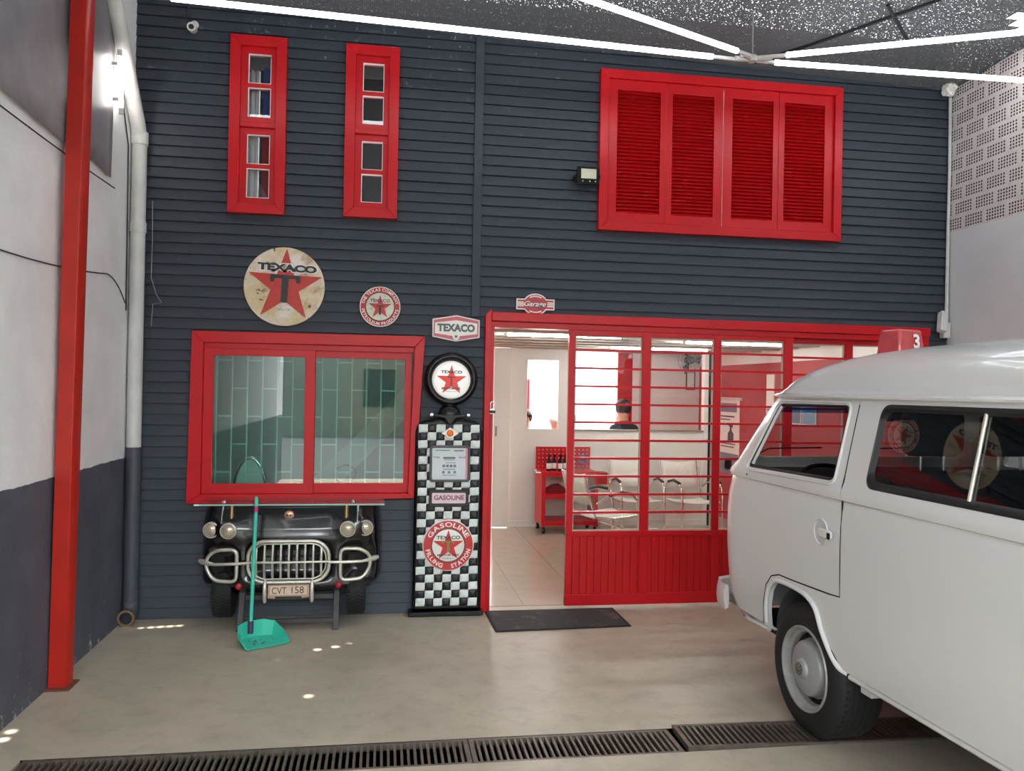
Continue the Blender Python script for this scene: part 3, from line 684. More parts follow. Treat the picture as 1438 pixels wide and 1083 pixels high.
# cables on the left wall
def cable(name, pts, r, m, label, grp=None): return tag(obj(name, MB().tube(pts, r, 6), m, smooth=60), label, 'cable', grp)
def sag(a, b, n, d): return [tuple(Vector(a).lerp(Vector(b), i / n) + Vector((0, 0, -d * 4 * (i / n) * (1 - i / n)))) for i in range(n + 1)]
cable('cloth_wire', sag((XL + .03, -3.2, 2.99), (XL + .03, -.5, 2.97), 20, .02), .004, M_WIRE, 'thin dark wire along the lower edge of the shade cloth')
cable('wall_cable', sag((XL + .007, -3.0, 2.33), (XL + .007, -.55, 2.40), 16, .05) + sag((XL + .007, -.5, 2.40), (XL + .007, -.16, 2.25), 6, -.03), .004, M_WIRE, 'thin cable sagging across the white wall above the grey')
cable('pipe_cable', [(-1.80 + .008, -.14, 2.2), (-1.792, -.15, 2.9), (-1.792, -.16, 3.35), (-1.79, -.3, 3.6), (-1.79, -.42, 3.75)], .005, M_WIRE, 'dark cable running up beside the white drainpipe')
cable('loose_wire', [(-1.66, -.03, 3.0), (-1.655, -.035, 2.7), (-1.66, -.03, 2.45), (-1.62, -.04, 2.33), (-1.58, -.05, 2.27), (-1.64, -.05, 2.26), (-1.65, -.04, 2.1)], .003, M_GREYW, 'loose pale wire hanging on the clapboards beside the drainpipe')
# bullet camera at top left
def bullet(name, label, p, d, mb_, l=.11, r=.03):
    t = thing(name, label, 'camera', p); p = Vector(p); d = Vector(d).normalized()
    obj('housing', MB().tube([p, p + d * l], r, 18), mb_, t, smooth=40); obj('lens', MB().tube([p + d * l, p + d * (l + .004)], r * .6, 14), M_BLACK, t, smooth=40)
    w = Vector((p.x, .0, p.z + .05)) if abs(p.y) < .4 else p; obj('arm', MB().tube([p + d * .03, (p + d * .03 + w) / 2 + Vector((0, 0, .01)), w], .010, 8), mb_, t, smooth=60)
    obj('mount_plate', MB().lathe([(.028, 0), (.028, .012), (.012, .02)], (w.x, -.012, w.z), 'y', 16, sgn=-1), mb_, t)
    return t
bullet('security_camera', 'small white security camera above the left narrow window', (-1.40, -.06, 4.24), (.1, -1, -.25), M_PIPE)
cable('camera_cable', [(-1.42, -.02, 4.27), (-1.46, -.02, 4.33), (-1.44, -.02, 4.42)], .005, M_WIRE, 'short dark cable above the left security camera')
# ================================================================== RIGHT SIDE
cable('conduit', [(XR - .025, -.035, 4.2), (XR - .022, -.035, 3.6), (XR - .028, -.035, 3.0), (XR - .03, -.035, 2.30)], .014, M_PIPE, 'pale conduit running down the corner beside the hollow bricks')
jb = thing('junction_box', 'small white switch box at the foot of the corner conduit', 'switch box', (XR - .05, -.03, 2.2)); obj('body', MB().box(XR - .075, XR - .005, -.06, -.0125, 2.19, 2.32), M_PIPE, jb, bevel=.005); obj('cover', MB().box(XR - .068, XR - .012, -.064, -.06, 2.20, 2.31), M_WHITE, jb, bevel=.002)
fc = thing('corner_camera', 'white box camera tilted down beside the corner conduit', 'camera', (4.56, -.08, 2.3)); cm = MB(); cm.bar((4.585, -.05, 2.40), (4.525, -.12, 2.235), .06, .06, (0, 1, 0)); obj('housing', cm, M_PIPE, fc, bevel=.008)
obj('arm', MB().tube([(4.575, -.06, 2.37), (4.60, -.03, 2.40), (4.61, .0, 2.41)], .012, 8), M_PIPE, fc, smooth=60)
bn = thing('crumpled_bag', 'crumpled pale plastic stuffed in the roof corner above the conduit', 'plastic bag', (4.6, -.1, 4.2))
bb = bmesh.new(); bmesh.ops.create_icosphere(bb, subdivisions=3, radius=.06)
for v in bb.verts: v.co *= 1 + .5 * mnoise.noise(v.co * 30)
for v in bb.verts: v.co = Vector((v.co.x * .8 + 4.58, v.co.y - .09, v.co.z + 4.25))
me = bpy.data.meshes.new('bag'); bb.to_mesh(me); bb.free(); me.materials.append(M_SIGNW); obj('crumple', me, None, bn)
# floodlight
fl_ = thing('floodlight', 'small black floodlight beside the red louvred shutters', 'floodlight', (1.5, 0, 3.3)); FY = -.10
h_ = MB(); h_.box(1.435, 1.60, FY, FY + .035, 3.285, 3.41); obj('housing', h_, M_BLACK, fl_, bevel=.006)
ring_ = MB(); ring_prism(ring_, rc(1.43, 1.605, 3.28, 3.415), rc(1.462, 1.583, 3.325, 3.402), FY - .012, FY); obj('bezel', ring_, M_BLACK, fl_, bevel=.003)
obj('lens', MB().box(1.462, 1.583, FY - .004, FY - .001, 3.325, 3.402), mat('floodlight_lens', rgb(208, 206, 184), .3), fl_)
for x in (1.475, 1.53, 1.575): obj('led_dot', MB().box(x - .004, x + .004, FY - .014, FY - .012, 3.30, 3.308), M_SIGNW, fl_)
obj('bracket', MB().box(1.42, 1.428, FY + .0, -.0, 3.33, 3.36), M_BLACK, fl_); obj('bracket', MB().box(1.607, 1.615, FY + .0, -.0, 3.33, 3.36), M_BLACK, fl_)
obj('knob', MB().lathe([(.012, 0), (.012, .012)], (1.428, FY + .015, 3.345), 'x', 12, sgn=-1), M_BLACK, fl_)

# ================================================================== SIGNS
def on(y): return lambda x, z: (x, y, z)
def b_rusty(nt, N, L, b):
    tc = N.new('ShaderNodeTexCoord')
    c = mixc(N, L, rng(N, L, nz(N, L, tc, 4.5, 4), .42, .62), rgb(226, 216, 206), rgb(206, 184, 140))
    c = mixc(N, L, rng(N, L, nz(N, L, tc, 6, 7, .7), .55, .72), c, rgb(168, 116, 68))
    c = mixc(N, L, rng(N, L, nz(N, L, tc, 15, 5, .6), .65, .71), c, rgb(84, 46, 30))
    L.new(c, b.inputs['Base Color']); b.inputs['Roughness'].default_value = .45
M_RUSTY = node_mat('rust_stained_enamel', b_rusty)
def slab_t(mb, cx, zt, w, h, st, bt_, dr, y, rot=0.0, pivot=None, y1=None):
    P = [(-w / 2, 0), (w / 2, 0), (w / 2, -dr), (w / 2 - bt_, -dr), (w / 2 - bt_ * 1.25, -bt_), (st / 2, -bt_), (st / 2, -h), (-st / 2, -h), (-st / 2, -bt_), (-w / 2 + bt_ * 1.25, -bt_), (-w / 2 + bt_, -dr), (-w / 2, -dr)]
    Q = [(cx + x, zt + z_) for x, z_ in P]
    if rot: Q = [(pivot[0] + (x - pivot[0]) * math.cos(rot) + (z_ - pivot[1]) * math.sin(rot), pivot[1] - (x - pivot[0]) * math.sin(rot) + (z_ - pivot[1]) * math.cos(rot)) for x, z_ in Q]
    mb.prism(Q, y, y + .002 if y1 is None else y1)
def rot2(cx, cz, a, f): return lambda x, z: f(cx + (x - cx) * math.cos(a) + (z - cz) * math.sin(a), cz - (x - cx) * math.sin(a) + (z - cz) * math.cos(a))
# big round sign
cx, cz, R = -.735, 2.42, .289
s1 = thing('round_star_sign', 'large round rust-stained sign with red star above the green window', 'sign', (cx, -.02, cz))
obj('disc', MB().lathe([(.0, -.036), (R * .5, -.034), (R - .004, -.030), (R, -.026), (R, -.012)], (cx, 0, cz), 'y', 64), M_RUSTY, s1, smooth=40)
yy = -.0368; rr = .04
obj('star', MB().prism(star(cx + .004, cz + .002, R * .955, rr), yy - .001, yy + .0045), M_SIGNRO, s1)
tb = MB(); slab_t(tb, cx + .004, cz + R * .29, R * .74, R * .70, R * .17, R * .09, R * .19, yy - .0028, rr, (cx, cz), yy); obj('letter', tb, M_INK, s1)
lm = MB(); text_mb(lm, 'TEXACO', cx + .015, cz + R * .475, R * 1.46, R * .19, rot2(cx, cz, rr, on(yy - .0042)), .06); obj('lettering', lm, M_INK, s1)
lm = MB(); text_mb(lm, 'TEXACO', cx + .015, cz + R * .475, R * 1.52, R * .235, rot2(cx, cz, rr, on(yy - .0036)), .115); obj('letter_outline', lm, M_SIGNW, s1)
lm = MB(); text_mb(lm, 'MCL.7 35', cx + .0, cz - R * .585, R * .30, R * .05, on(yy - .001), .0); obj('small_print', lm, M_INK, s1)
# small round sign
cx, cz, R = -.040, 2.296, .150
s2 = thing('round_company_sign', 'small round red-ringed star sign right of the large sign', 'sign', (cx, -.02, cz))
obj('disc', MB().lathe([(.0, -.026), (R - .003, -.024), (R, -.021), (R, -.012)], (cx, 0, cz), 'y', 56), M_SIGNRO, s2, smooth=40)
obj('face', MB().lathe([(0, -.0275), (R * .70, -.0275), (R * .70, -.024)], (cx, 0, cz), 'y', 48), mat('aged_cream_enamel', rgb(206, 202, 184), .5, var=.15, vs=20, stain=rgb(120, 110, 92), ss=22, st=.62), s2)
rg = MB(); ring_prism(rg, circle(cx, cz, R * .73), circle(cx, cz, R * .69), -.0285, -.024); obj('inner_ring', rg, M_INK, s2)
rg = MB(); ring_prism(rg, circle(cx, cz, R * 1.0), circle(cx, cz, R * .96), -.0275, -.022); obj('rim', rg, M_SIGNW, s2)
obj('star', MB().prism(star(cx, cz - .004, R * .60), -.030, -.0276), M_SIGNRO, s2)
tb = MB(); slab_t(tb, cx, cz + R * .06, R * .34, R * .46, R * .10, R * .05, R * .1, -.0308); obj('letter', tb, M_INK, s2)
lm = MB(); text_mb(lm, 'TEXACO', cx, cz + R * .30, R * .98, R * .16, on(-.0312), .02); obj('lettering', lm, M_INK, s2)
lm = MB(); arc_text(lm, 'THE TEXAS COMPANY', cx, cz, R * .845, R * .15, 172, 8, on(-.0279)); arc_text(lm, 'PETROLEUM PRODUCTS', cx, cz, R * .845, R * .15, 188, 352, on(-.0279), top=False); obj('ring_lettering', lm, M_SIGNW, s2)
# hexagonal sign
cx, cz = .532, 2.151
s3 = thing('hexagon_sign', 'white hexagonal sign with pink bands and grey lettering above the pump globe', 'sign', (cx, -.02, cz))
def hexa(w, hs, hc): return [(cx - w, cz + hs), (cx, cz + hc), (cx + w, cz + hs), (cx + w, cz - hs), (cx, cz - hc), (cx - w, cz - hs)]
obj('plate', MB().prism(hexa(.180, .068, .101), -.026, -.012), M_SIGNW, s3, bevel=.004)
obj('band', MB().prism(hexa(.170, .060, .091), -.0275, -.025), mat('faded_sign_pink', rgb(206, 92, 104), .4), s3)
obj('field', MB().prism(hexa(.160, .040, .062), -.0290, -.027), M_SIGNW, s3)
obj('medallion', MB().lathe([(0, -.0302), (.026, -.0302), (.026, -.027)], (cx, 0, cz - .062), 'y', 24), M_SIGNW, s3)
obj('star', MB().prism(star(cx, cz - .062, .019), -.0312, -.0303), mat('sign_grey', rgb(92, 98, 98), .4), s3)
lm = MB(); text_mb(lm, 'TEXACO', cx, cz + .004, .285, .060, on(-.0296), .055); obj('lettering', lm, mat('sign_dark_grey', rgb(84, 92, 92), .4), s3)
# garage sign
cx, cz = 1.140, 2.354
s4 = thing('garage_sign', 'small red and white winged garage sign over the entrance', 'sign', (cx, -.02, cz))
def winged(k):
    c = []
    a0 = math.asin((.042 - k) / (.083 - k))
    for i in range(17): a = a0 + (PI - 2 * a0) * i / 16; c.append((cx + (.098 - k) * math.cos(a), cz + (.083 - k) * math.sin(a)))
    c += [(cx - .149 + k, cz + .042 - k), (cx - .149 + k, cz - .042 + k)]
    for i in range(17): a = PI + a0 + (PI - 2 * a0) * i / 16; c.append((cx + (.098 - k) * math.cos(a), cz + (.083 - k) * math.sin(a)))
    c += [(cx + .149 - k, cz - .042 + k), (cx + .149 - k, cz + .042 - k)]
    return c
obj('plate', MB().prism(winged(0), -.026, -.012), M_SIGNW, s4); obj('field', MB().prism(winged(.009), -.0272, -.025), mat('sign_brick_red', rgb(178, 48, 54), .4), s4)
for s_ in (-1, 1):
    for dz in (-.014, .0, .014): a, b = sorted((cx + s_ * .092, cx + s_ * .138)); obj('stripe', MB().box(a, b, -.0282, -.027, cz + dz - .0045, cz + dz + .0045), M_SIGNW, s4)
rg = MB(); arc = [(-.62, .62)]
for sgn in (1, -1):
    o_ = [(cx + .083 * math.sin(a), cz + sgn * .066 * math.cos(a)) for a in [-.62 + 1.24 * i / 12 for i in range(13)]]; i_ = [(cx + .076 * math.sin(a), cz + sgn * .057 * math.cos(a)) for a in [-.62 + 1.24 * i / 12 for i in range(13)]]
    obj('arc_band', MB().prism(o_ + i_[::-1], -.0282, -.027), M_SIGNW, s4)
lm = MB(); text_mb(lm, 'Garage', cx - .005, cz - .002, .172, .052, on(-.0292), .02, shear=.35); obj('lettering', lm, M_SIGNW, s4)
lm = MB(); text_mb(lm, 'Garage', cx - .003, cz - .004, .176, .056, on(-.0286), .045, shear=.35); obj('letter_shadow', lm, M_INK, s4)

# ================================================================== GAS PUMP
gp = thing('gas_pump', 'black and white checkered retro petrol pump with lit round globe', 'petrol pump', (.49, -.06, 0))
PYF = -.115
body = rrect(.236, .742, .05, 1.455, .075, 8); top = []
bd_ = MB(); bd_.prism([(.236, .04), (.744, .04), (.742, 1.37), (.725, 1.425), (.68, 1.452), (.56, 1.47), (.42, 1.47), (.30, 1.452), (.252, 1.425), (.238, 1.37)], PYF, -.014)
obj('cabinet', bd_, M_BLACK, gp, bevel=.022, seg=4)
fb = MB(); fb.prism(rrect(.205, .765, 0, .036, .012, 4), PYF - .022, -.014); obj('base_plinth', fb, M_BLACK, gp, bevel=.008)
# quilted squares
def puff(m, name):
    mb = MB(); n = 6; vs = []; fs = []
    for i in range(n + 1):
        for k in range(n + 1):
            u, v = i / n, k / n; e = min(1, 6 * min(u, 1 - u)) * min(1, 6 * min(v, 1 - v))
            vs.append((u - .5, -.008 * e ** .5 - .002 * math.sin(9 * u + 7 * v) * e, v - .5))
    for i in range(n):
        for k in range(n): a = i * (n + 1) + k; fs.append((a, a + 1, a + n + 2, a + n + 1))
    mb.add(vs, fs); return mb.mesh(name, m, 60)
M_PW = mat('white_quilted_vinyl', rgb(222, 228, 224), .4, var=.06, vs=30, bump=.25, bs=28); M_PB = mat('black_quilted_vinyl', rgb(20, 20, 26), .3, bump=.2, bs=28)
pw, pb = puff(M_PW, 'white_square'), puff(M_PB, 'black_square')
qx0, qx1, qz0 = .262, .714, .075; ncol, nrow = 7, 23; qw = (qx1 - qx0) / ncol; qh = (1.425 - qz0) / nrow
for r in range(nrow):
    for c in range(ncol):
        x, zz = qx0 + qw * (c + .5), qz0 + qh * (r + .5)
        if .365 < x < .625 and 1.03 < zz < 1.245: continue
        if .37 < x < .61 and .85 < zz < .915: continue
        if (x - .493) ** 2 + (zz - .53) ** 2 < .13 ** 2: continue
        if r == nrow - 1 and c == 3: continue
        w = (r + c) % 2 == 0
        piece('white_square' if w else 'black_square', pw if w else pb, gp, (x + random.uniform(-.003, .003), PYF, zz + random.uniform(-.002, .002)), (qw * (1.06 if w else .98), 1, qh * (1.03 if w else .97)), (0, random.uniform(-.05, .05), 0))
# meter screen
sc = MB(); ring_prism(sc, rrect(.344, .645, 1.000, 1.272, .022), rrect(.362, .628, 1.018, 1.254, .012), PYF - .030, PYF + .002); obj('screen_frame', sc, mat('screen_frame_grey', rgb(70, 66, 68), .3, .3), gp, bevel=.004)
M_SCR = mat('screen_paper', rgb(206, 206, 214), .3)
scr = obj('screen', MB().box(.358, .632, PYF - .012, PYF - .002, 1.014, 1.258), M_SCR, gp)
obj('red_edge', MB().box(.612, .630, PYF - .0128, PYF - .0118, 1.02, 1.25), mat('screen_pink', rgb(216, 120, 130), .4), scr)
lm = MB(); f_ = on(PYF - .0128)
for (s_, x_, z_, w_, h_) in (('THIS', .394, 1.182, .05, .013), ('SALE', .586, 1.182, .05, .014)): text_mb(lm, s_, x_, z_, w_, h_, f_, .03)
for (x_, z_, w_, h_) in ((.44, 1.234, .11, .006), (.56, 1.232, .07, .009), (.49, 1.178, .09, .015), (.49, 1.163, .08, .005), (.50, 1.142, .08, .005), (.49, 1.094, .09, .006), (.49, 1.05, .10, .004)):
    lm.add([f_(x_ - w_ / 2, z_ - h_ / 2), f_(x_ + w_ / 2, z_ - h_ / 2), f_(x_ + w_ / 2, z_ + h_ / 2), f_(x_ - w_ / 2, z_ + h_ / 2)], [(0, 1, 2, 3)])
for i in range(4): x_ = .45 + i * .027; lm.add([f_(x_ - .010, 1.108), f_(x_ + .010, 1.108), f_(x_ + .010, 1.128), f_(x_ - .010, 1.128)], [(0, 1, 2, 3)])
for i in range(3): x_ = .448 + i * .042; lm.add([f_(x_ - .009, 1.063), f_(x_ + .009, 1.063), f_(x_ + .009, 1.081), f_(x_ - .009, 1.081)], [(0, 1, 2, 3)])
obj('screen_print', lm, mat('faint_print', rgb(74, 76, 92), .5), scr)
obj('screen_glass', MB().box(.358, .632, PYF - .020, PYF - .017, 1.014, 1.258), M_GLASS, scr)
# gasoline plate
sc = MB(); ring_prism(sc, rrect(.344, .638, .815, .942, .014), rrect(.366, .618, .840, .920, .01), PYF - .024, PYF + .002); obj('plate_frame', sc, M_BLACK, gp, bevel=.004)
pg_ = obj('name_plate', MB().box(.362, .622, PYF - .014, PYF - .002, .836, .924), mat('plate_pink', rgb(232, 206, 214), .35), gp)
lm = MB(); text_mb(lm, 'GASOLINE', .493, .883, .225, .036, on(PYF - .0146), .035); obj('lettering', lm, mat('plate_plum', rgb(132, 60, 84), .4), pg_)
# filling station roundel
cx, cz, R = .493, .530, .190
rd = obj('roundel', MB().lathe([(0, -.026), (R - .006, -.026), (R, -.022), (R, -.0)], (cx, PYF, cz), 'y', 56), M_SIGNW, gp, smooth=40)
rg = MB(); ring_prism(rg, circle(cx, cz, R * .965), circle(cx, cz, R * .665), PYF - .0275, PYF - .025); obj('red_ring', rg, M_SIGNR, rd)
rg = MB(); ring_prism(rg, circle(cx, cz, R * .665), circle(cx, cz, R * .63), PYF - .028, PYF - .025); obj('black_ring', rg, M_INK, rd)
obj('star', MB().prism(star(cx, cz - .003, R * .62, 0), PYF - .0285, PYF - .026), M_SIGNR, rd)
tb = MB(); slab_t(tb, cx, cz + R * .17, R * .48, R * .42, R * .10, R * .055, R * .10, PYF - .0305); obj('letter', tb, M_INKG, rd)
lm = MB(); text_mb(lm, 'TEXACO', cx, cz + R * .31, R * .92, R * .14, on(PYF - .0300), .03); obj('lettering', lm, M_INK, rd); lm = MB(); text_mb(lm, 'MOTOR GAS', cx, cz - R * .37, R * .84, R * .085, on(PYF - .0300), .02); obj('lettering', lm, M_INK, rd); lm = MB(); text_mb(lm, 'AND MOTOR OIL', cx, cz - R * .50, R * .44, R * .035, on(PYF - .0300), .01); obj('lettering', lm, M_INK, rd)
lm = MB(); arc_text(lm, 'GASOLINE', cx, cz, R * .815, R * .19, 158, 22, on(PYF - .0285), bold=.03); arc_text(lm, 'FILLING', cx, cz, R * .815, R * .17, 190, 256, on(PYF - .0285), top=False, bold=.03); arc_text(lm, 'STATION', cx, cz, R * .815, R * .17, 278, 350, on(PYF - .0285), top=False, bold=.03); obj('ring_lettering', lm, M_SIGNW, rd)
# badge, neck, globe
bgd = MB(); bgd.prism([(.493, 1.405), (.560, 1.362), (.493, 1.318), (.426, 1.362)], PYF - .016, PYF - .006); b_ = obj('badge', bgd, M_AGED, gp, bevel=.003)
obj('badge_light', MB().lathe([(0, -.026), (.017, -.024), (.026, -.018), (.026, -.010)], (.493, PYF, 1.362), 'y', 24), mat('amber_lens', rgb(232, 110, 40), .25), b_, smooth=40)
nk = MB(); nk.lathe([(0, -.075), (.04, -.07), (.075, -.05), (.085, -.02), (.085, .03)], (.490, -.06, 1.492), 'y', 32); obj('neck_dome', nk, M_BLACK, gp, smooth=50)
obj('neck_post', MB().tube([(.49, -.05, 1.46), (.49, -.05, 1.60)], .055, 20), M_BLACK, gp, smooth=40)
wg = MB(); wg.prism([(.352, 1.492), (.36, 1.506), (.47, 1.496), (.49, 1.512), (.51, 1.496), (.622, 1.506), (.63, 1.492), (.53, 1.474), (.497, 1.43), (.483, 1.43), (.45, 1.474)], -.142, -.132); obj('wing_emblem', wg, M_BLACK, gp, bevel=.003)
for x in (.355, .627): obj('wing_tip', MB().lathe([(.006, -.02), (.016, -.012), (.016, .008), (.006, .016)], (x, -.137, 1.498), 'x', 14), M_CHROME, gp, smooth=40)
gx_, gz_ = .497, 1.765
gl = MB(); gl.lathe([(.140, -.085), (.150, -.105), (.165, -.118), (.182, -.116), (.196, -.095), (.200, -.07), (.196, -.04), (.18, -.018), (.12, -.012)], (gx_, 0, gz_), 'y', 64); gr_ = obj('globe_ring', gl, M_BLACK, gp, smooth=50)
M_LENS = mat('lit_globe_lens', rgb(244, 240, 236), .15, emit=.10, coat=.5)
ln = obj('globe_lens', MB().lathe([(0, -.1085), (.118, -.1085), (.134, -.103), (.143, -.095), (.146, -.085)], (gx_, 0, gz_ - .008), 'y', 48), M_LENS, gp, smooth=60)
Rg = .146; czg = gz_ - .008
def dome(x, z_): return (x, -.1088, z_)
def dome_poly(poly, lift, m, name, par):
    mb = MB(); cxp = sum(p[0] for p in poly) / len(poly); czp = sum(p[1] for p in poly) / len(poly); vs = [dome(cxp, czp)] + [dome(*p) for p in poly]
    vs = [(x, y - lift, z_) for x, y, z_ in vs]; n = len(poly); mb.add(vs, [(0, 1 + i, 1 + (i + 1) % n) for i in range(n)]); return obj(name, mb, m, par)
M_STAR = mat('backlit_star_red', rgb(226, 52, 34), .3, emit=.06)
dome_poly(star(gx_, czg - .004, Rg * .80), .0012, M_STAR, 'star', ln)
lm = MB(); up_ = lambda q: (lambda x, z_: tuple(Vector(dome(x, z_)) + Vector((0, -q, 0))))
text_mb(lm, 'TEXACO', gx_, czg + Rg * .42, Rg * 1.08, Rg * .16, up_(.0018), .05); obj('lettering', lm, M_INK, ln); lm = MB(); text_mb(lm, 'MOTOR OIL', gx_, czg - Rg * .42, Rg * .98, Rg * .12, up_(.0018), .05); obj('lettering', lm, M_INK, ln); lm = MB(); text_mb(lm, 'MADE IN U.S.A.', gx_, czg - Rg * .57, Rg * .6, Rg * .05, up_(.0018), .01)
obj('lettering', lm, M_INK, ln)
tb = MB(); slab_t(tb, gx_, czg + Rg * .20, Rg * .40, Rg * .50, Rg * .10, Rg * .06, Rg * .1, -.1115, y1=-.1102); obj('letter', tb, mat('dark_red_ink', rgb(150, 30, 24), .4), ln)

# ================================================================== CLASSIC CAR FRONT ON THE WALL
cf_ = thing('car_front_display', 'black vintage car front mounted on the wall under the glass shelf', 'car display', (-.63, -.2, 0))
CX = -.625
def car_hw(z):            # half width at height z
    return .632 - .10 * max(0, (.34 - z) / .14) ** 1.6 - .035 * max(0, (z - .62) / .24) ** 2
def bell(x, w, p=4): return math.exp(-abs(x / w) ** p)
def car_y(u, z):          # u in -1..1 across
    e = max(0, 1 - min(1, abs(u)) ** 9) ** .45
    zc = max(0, min(1, (z - .20) / .10)) ** .45; zt = max(0, min(1, (.86 - z) / .16)) ** .5
    d = .315 * e * (.25 + .75 * zc) * (.80 + .20 * zt)
    d += .035 * (1 - u * u) * zt * e                        # crowned bonnet
    for s_ in (-1, 1):
        d += .030 * bell(u - s_ * .765, .25) * bell(z - .70, .085) * e        # lamp pods
        d += .022 * bell(u - s_ * .765, .07, 2) * bell(z - .80, .07, 2)       # brow ridge
        d -= .055 * bell(u - s_ * .745, .165) * bell(z - .452, .098)          # air scoops
    d += .018 * bell(u, .52, 6) * bell(z - .478, .185, 6) - .085 * bell(u, .425, 6) * bell(z - .478, .128, 6)   # grille mouth
    return -.02 - max(0, d)
nb = MB(); NU, NV = 128, 80; vs = []; fs = []
for j in range(NV + 1):
    z_ = .20 + .66 * j / NV
    for i in range(NU + 1):
        u = -1 + 2 * i / NU; u = math.sin(u * PI / 2) * .55 + u * .45
        zz = z_ + .035 * (1 - u * u) * (1 - j / NV) * 0 + (.022 * u ** 4) * (1 - j / NV) + (.012 * u * u) * 0
        vs.append((CX + u * car_hw(zz), car_y(u, z_), zz))
for j in range(NV):
    for i in range(NU): a = j * (NU + 1) + i; fs.append((a, a + 1, a + NU + 2, a + NU + 1))
def edge(i0): return i0
nb.add(vs, fs)
# close to the wall: back and top faces
n1 = NU + 1; bv = [(x, -.014, z_) for x, y, z_ in vs]
rim = [i for i in range(n1)] + [j * n1 + NU for j in range(1, NV + 1)] + [NV * n1 + i for i in range(NU - 1, -1, -1)] + [j * n1 for j in range(NV - 1, 0, -1)]
nb.add([vs[i] for i in rim] + [bv[i] for i in rim], [(i, (i + 1) % len(rim), len(rim) + (i + 1) % len(rim), len(rim) + i) for i in range(len(rim))])
obj('car_nose', nb, M_CARB, cf_, smooth=50)
def cy(x, z_): return car_y((x - CX) / car_hw(z_), z_)
mouth = MB(); mouth.prism(rrect(-.885, -.368, .35, .605, .10, 6), -.282, -.255); obj('grille_mouth', mouth, M_MATTE, cf_)
gf_ = MB(); gpts = [(x, -.395 + .10 * abs(x + .627) ** 1.6, z_) for x, z_ in rrect(-.900, -.355, .338, .620, .115, 9)]; gf_.tube(gpts, .013, 10, closed=True); obj('grille_surround', gf_, M_AGED, cf_, smooth=60)
gpts = [(x, -.385 + .10 * abs(x + .627) ** 1.6, z_) for x, z_ in rrect(-.878, -.377, .358, .600, .10, 9)]; gf2 = MB().tube(gpts, .006, 8, closed=True); obj('grille_inner_rim', gf2, M_AGED, cf_, smooth=60)
for i in range(9):
    x = -.845 + .0545 * i; zt = .605 - .03 * (abs(i - 4) / 4) ** 3; zb = .352 + .02 * (abs(i - 4) / 4) ** 3
    obj('grille_tooth', MB().tube([(x, -.372, zb), (x, -.398, (zb + zt) / 2), (x, -.372, zt)], .0085, 8), M_AGED, cf_, smooth=60)
obj('grille_bar', MB().tube([(-.90 + .545 * i / 12, -.410 + .10 * abs(-.273 + .545 * i / 12) ** 1.6, .478) for i in range(13)], .008, 8), M_AGED, cf_, smooth=60)
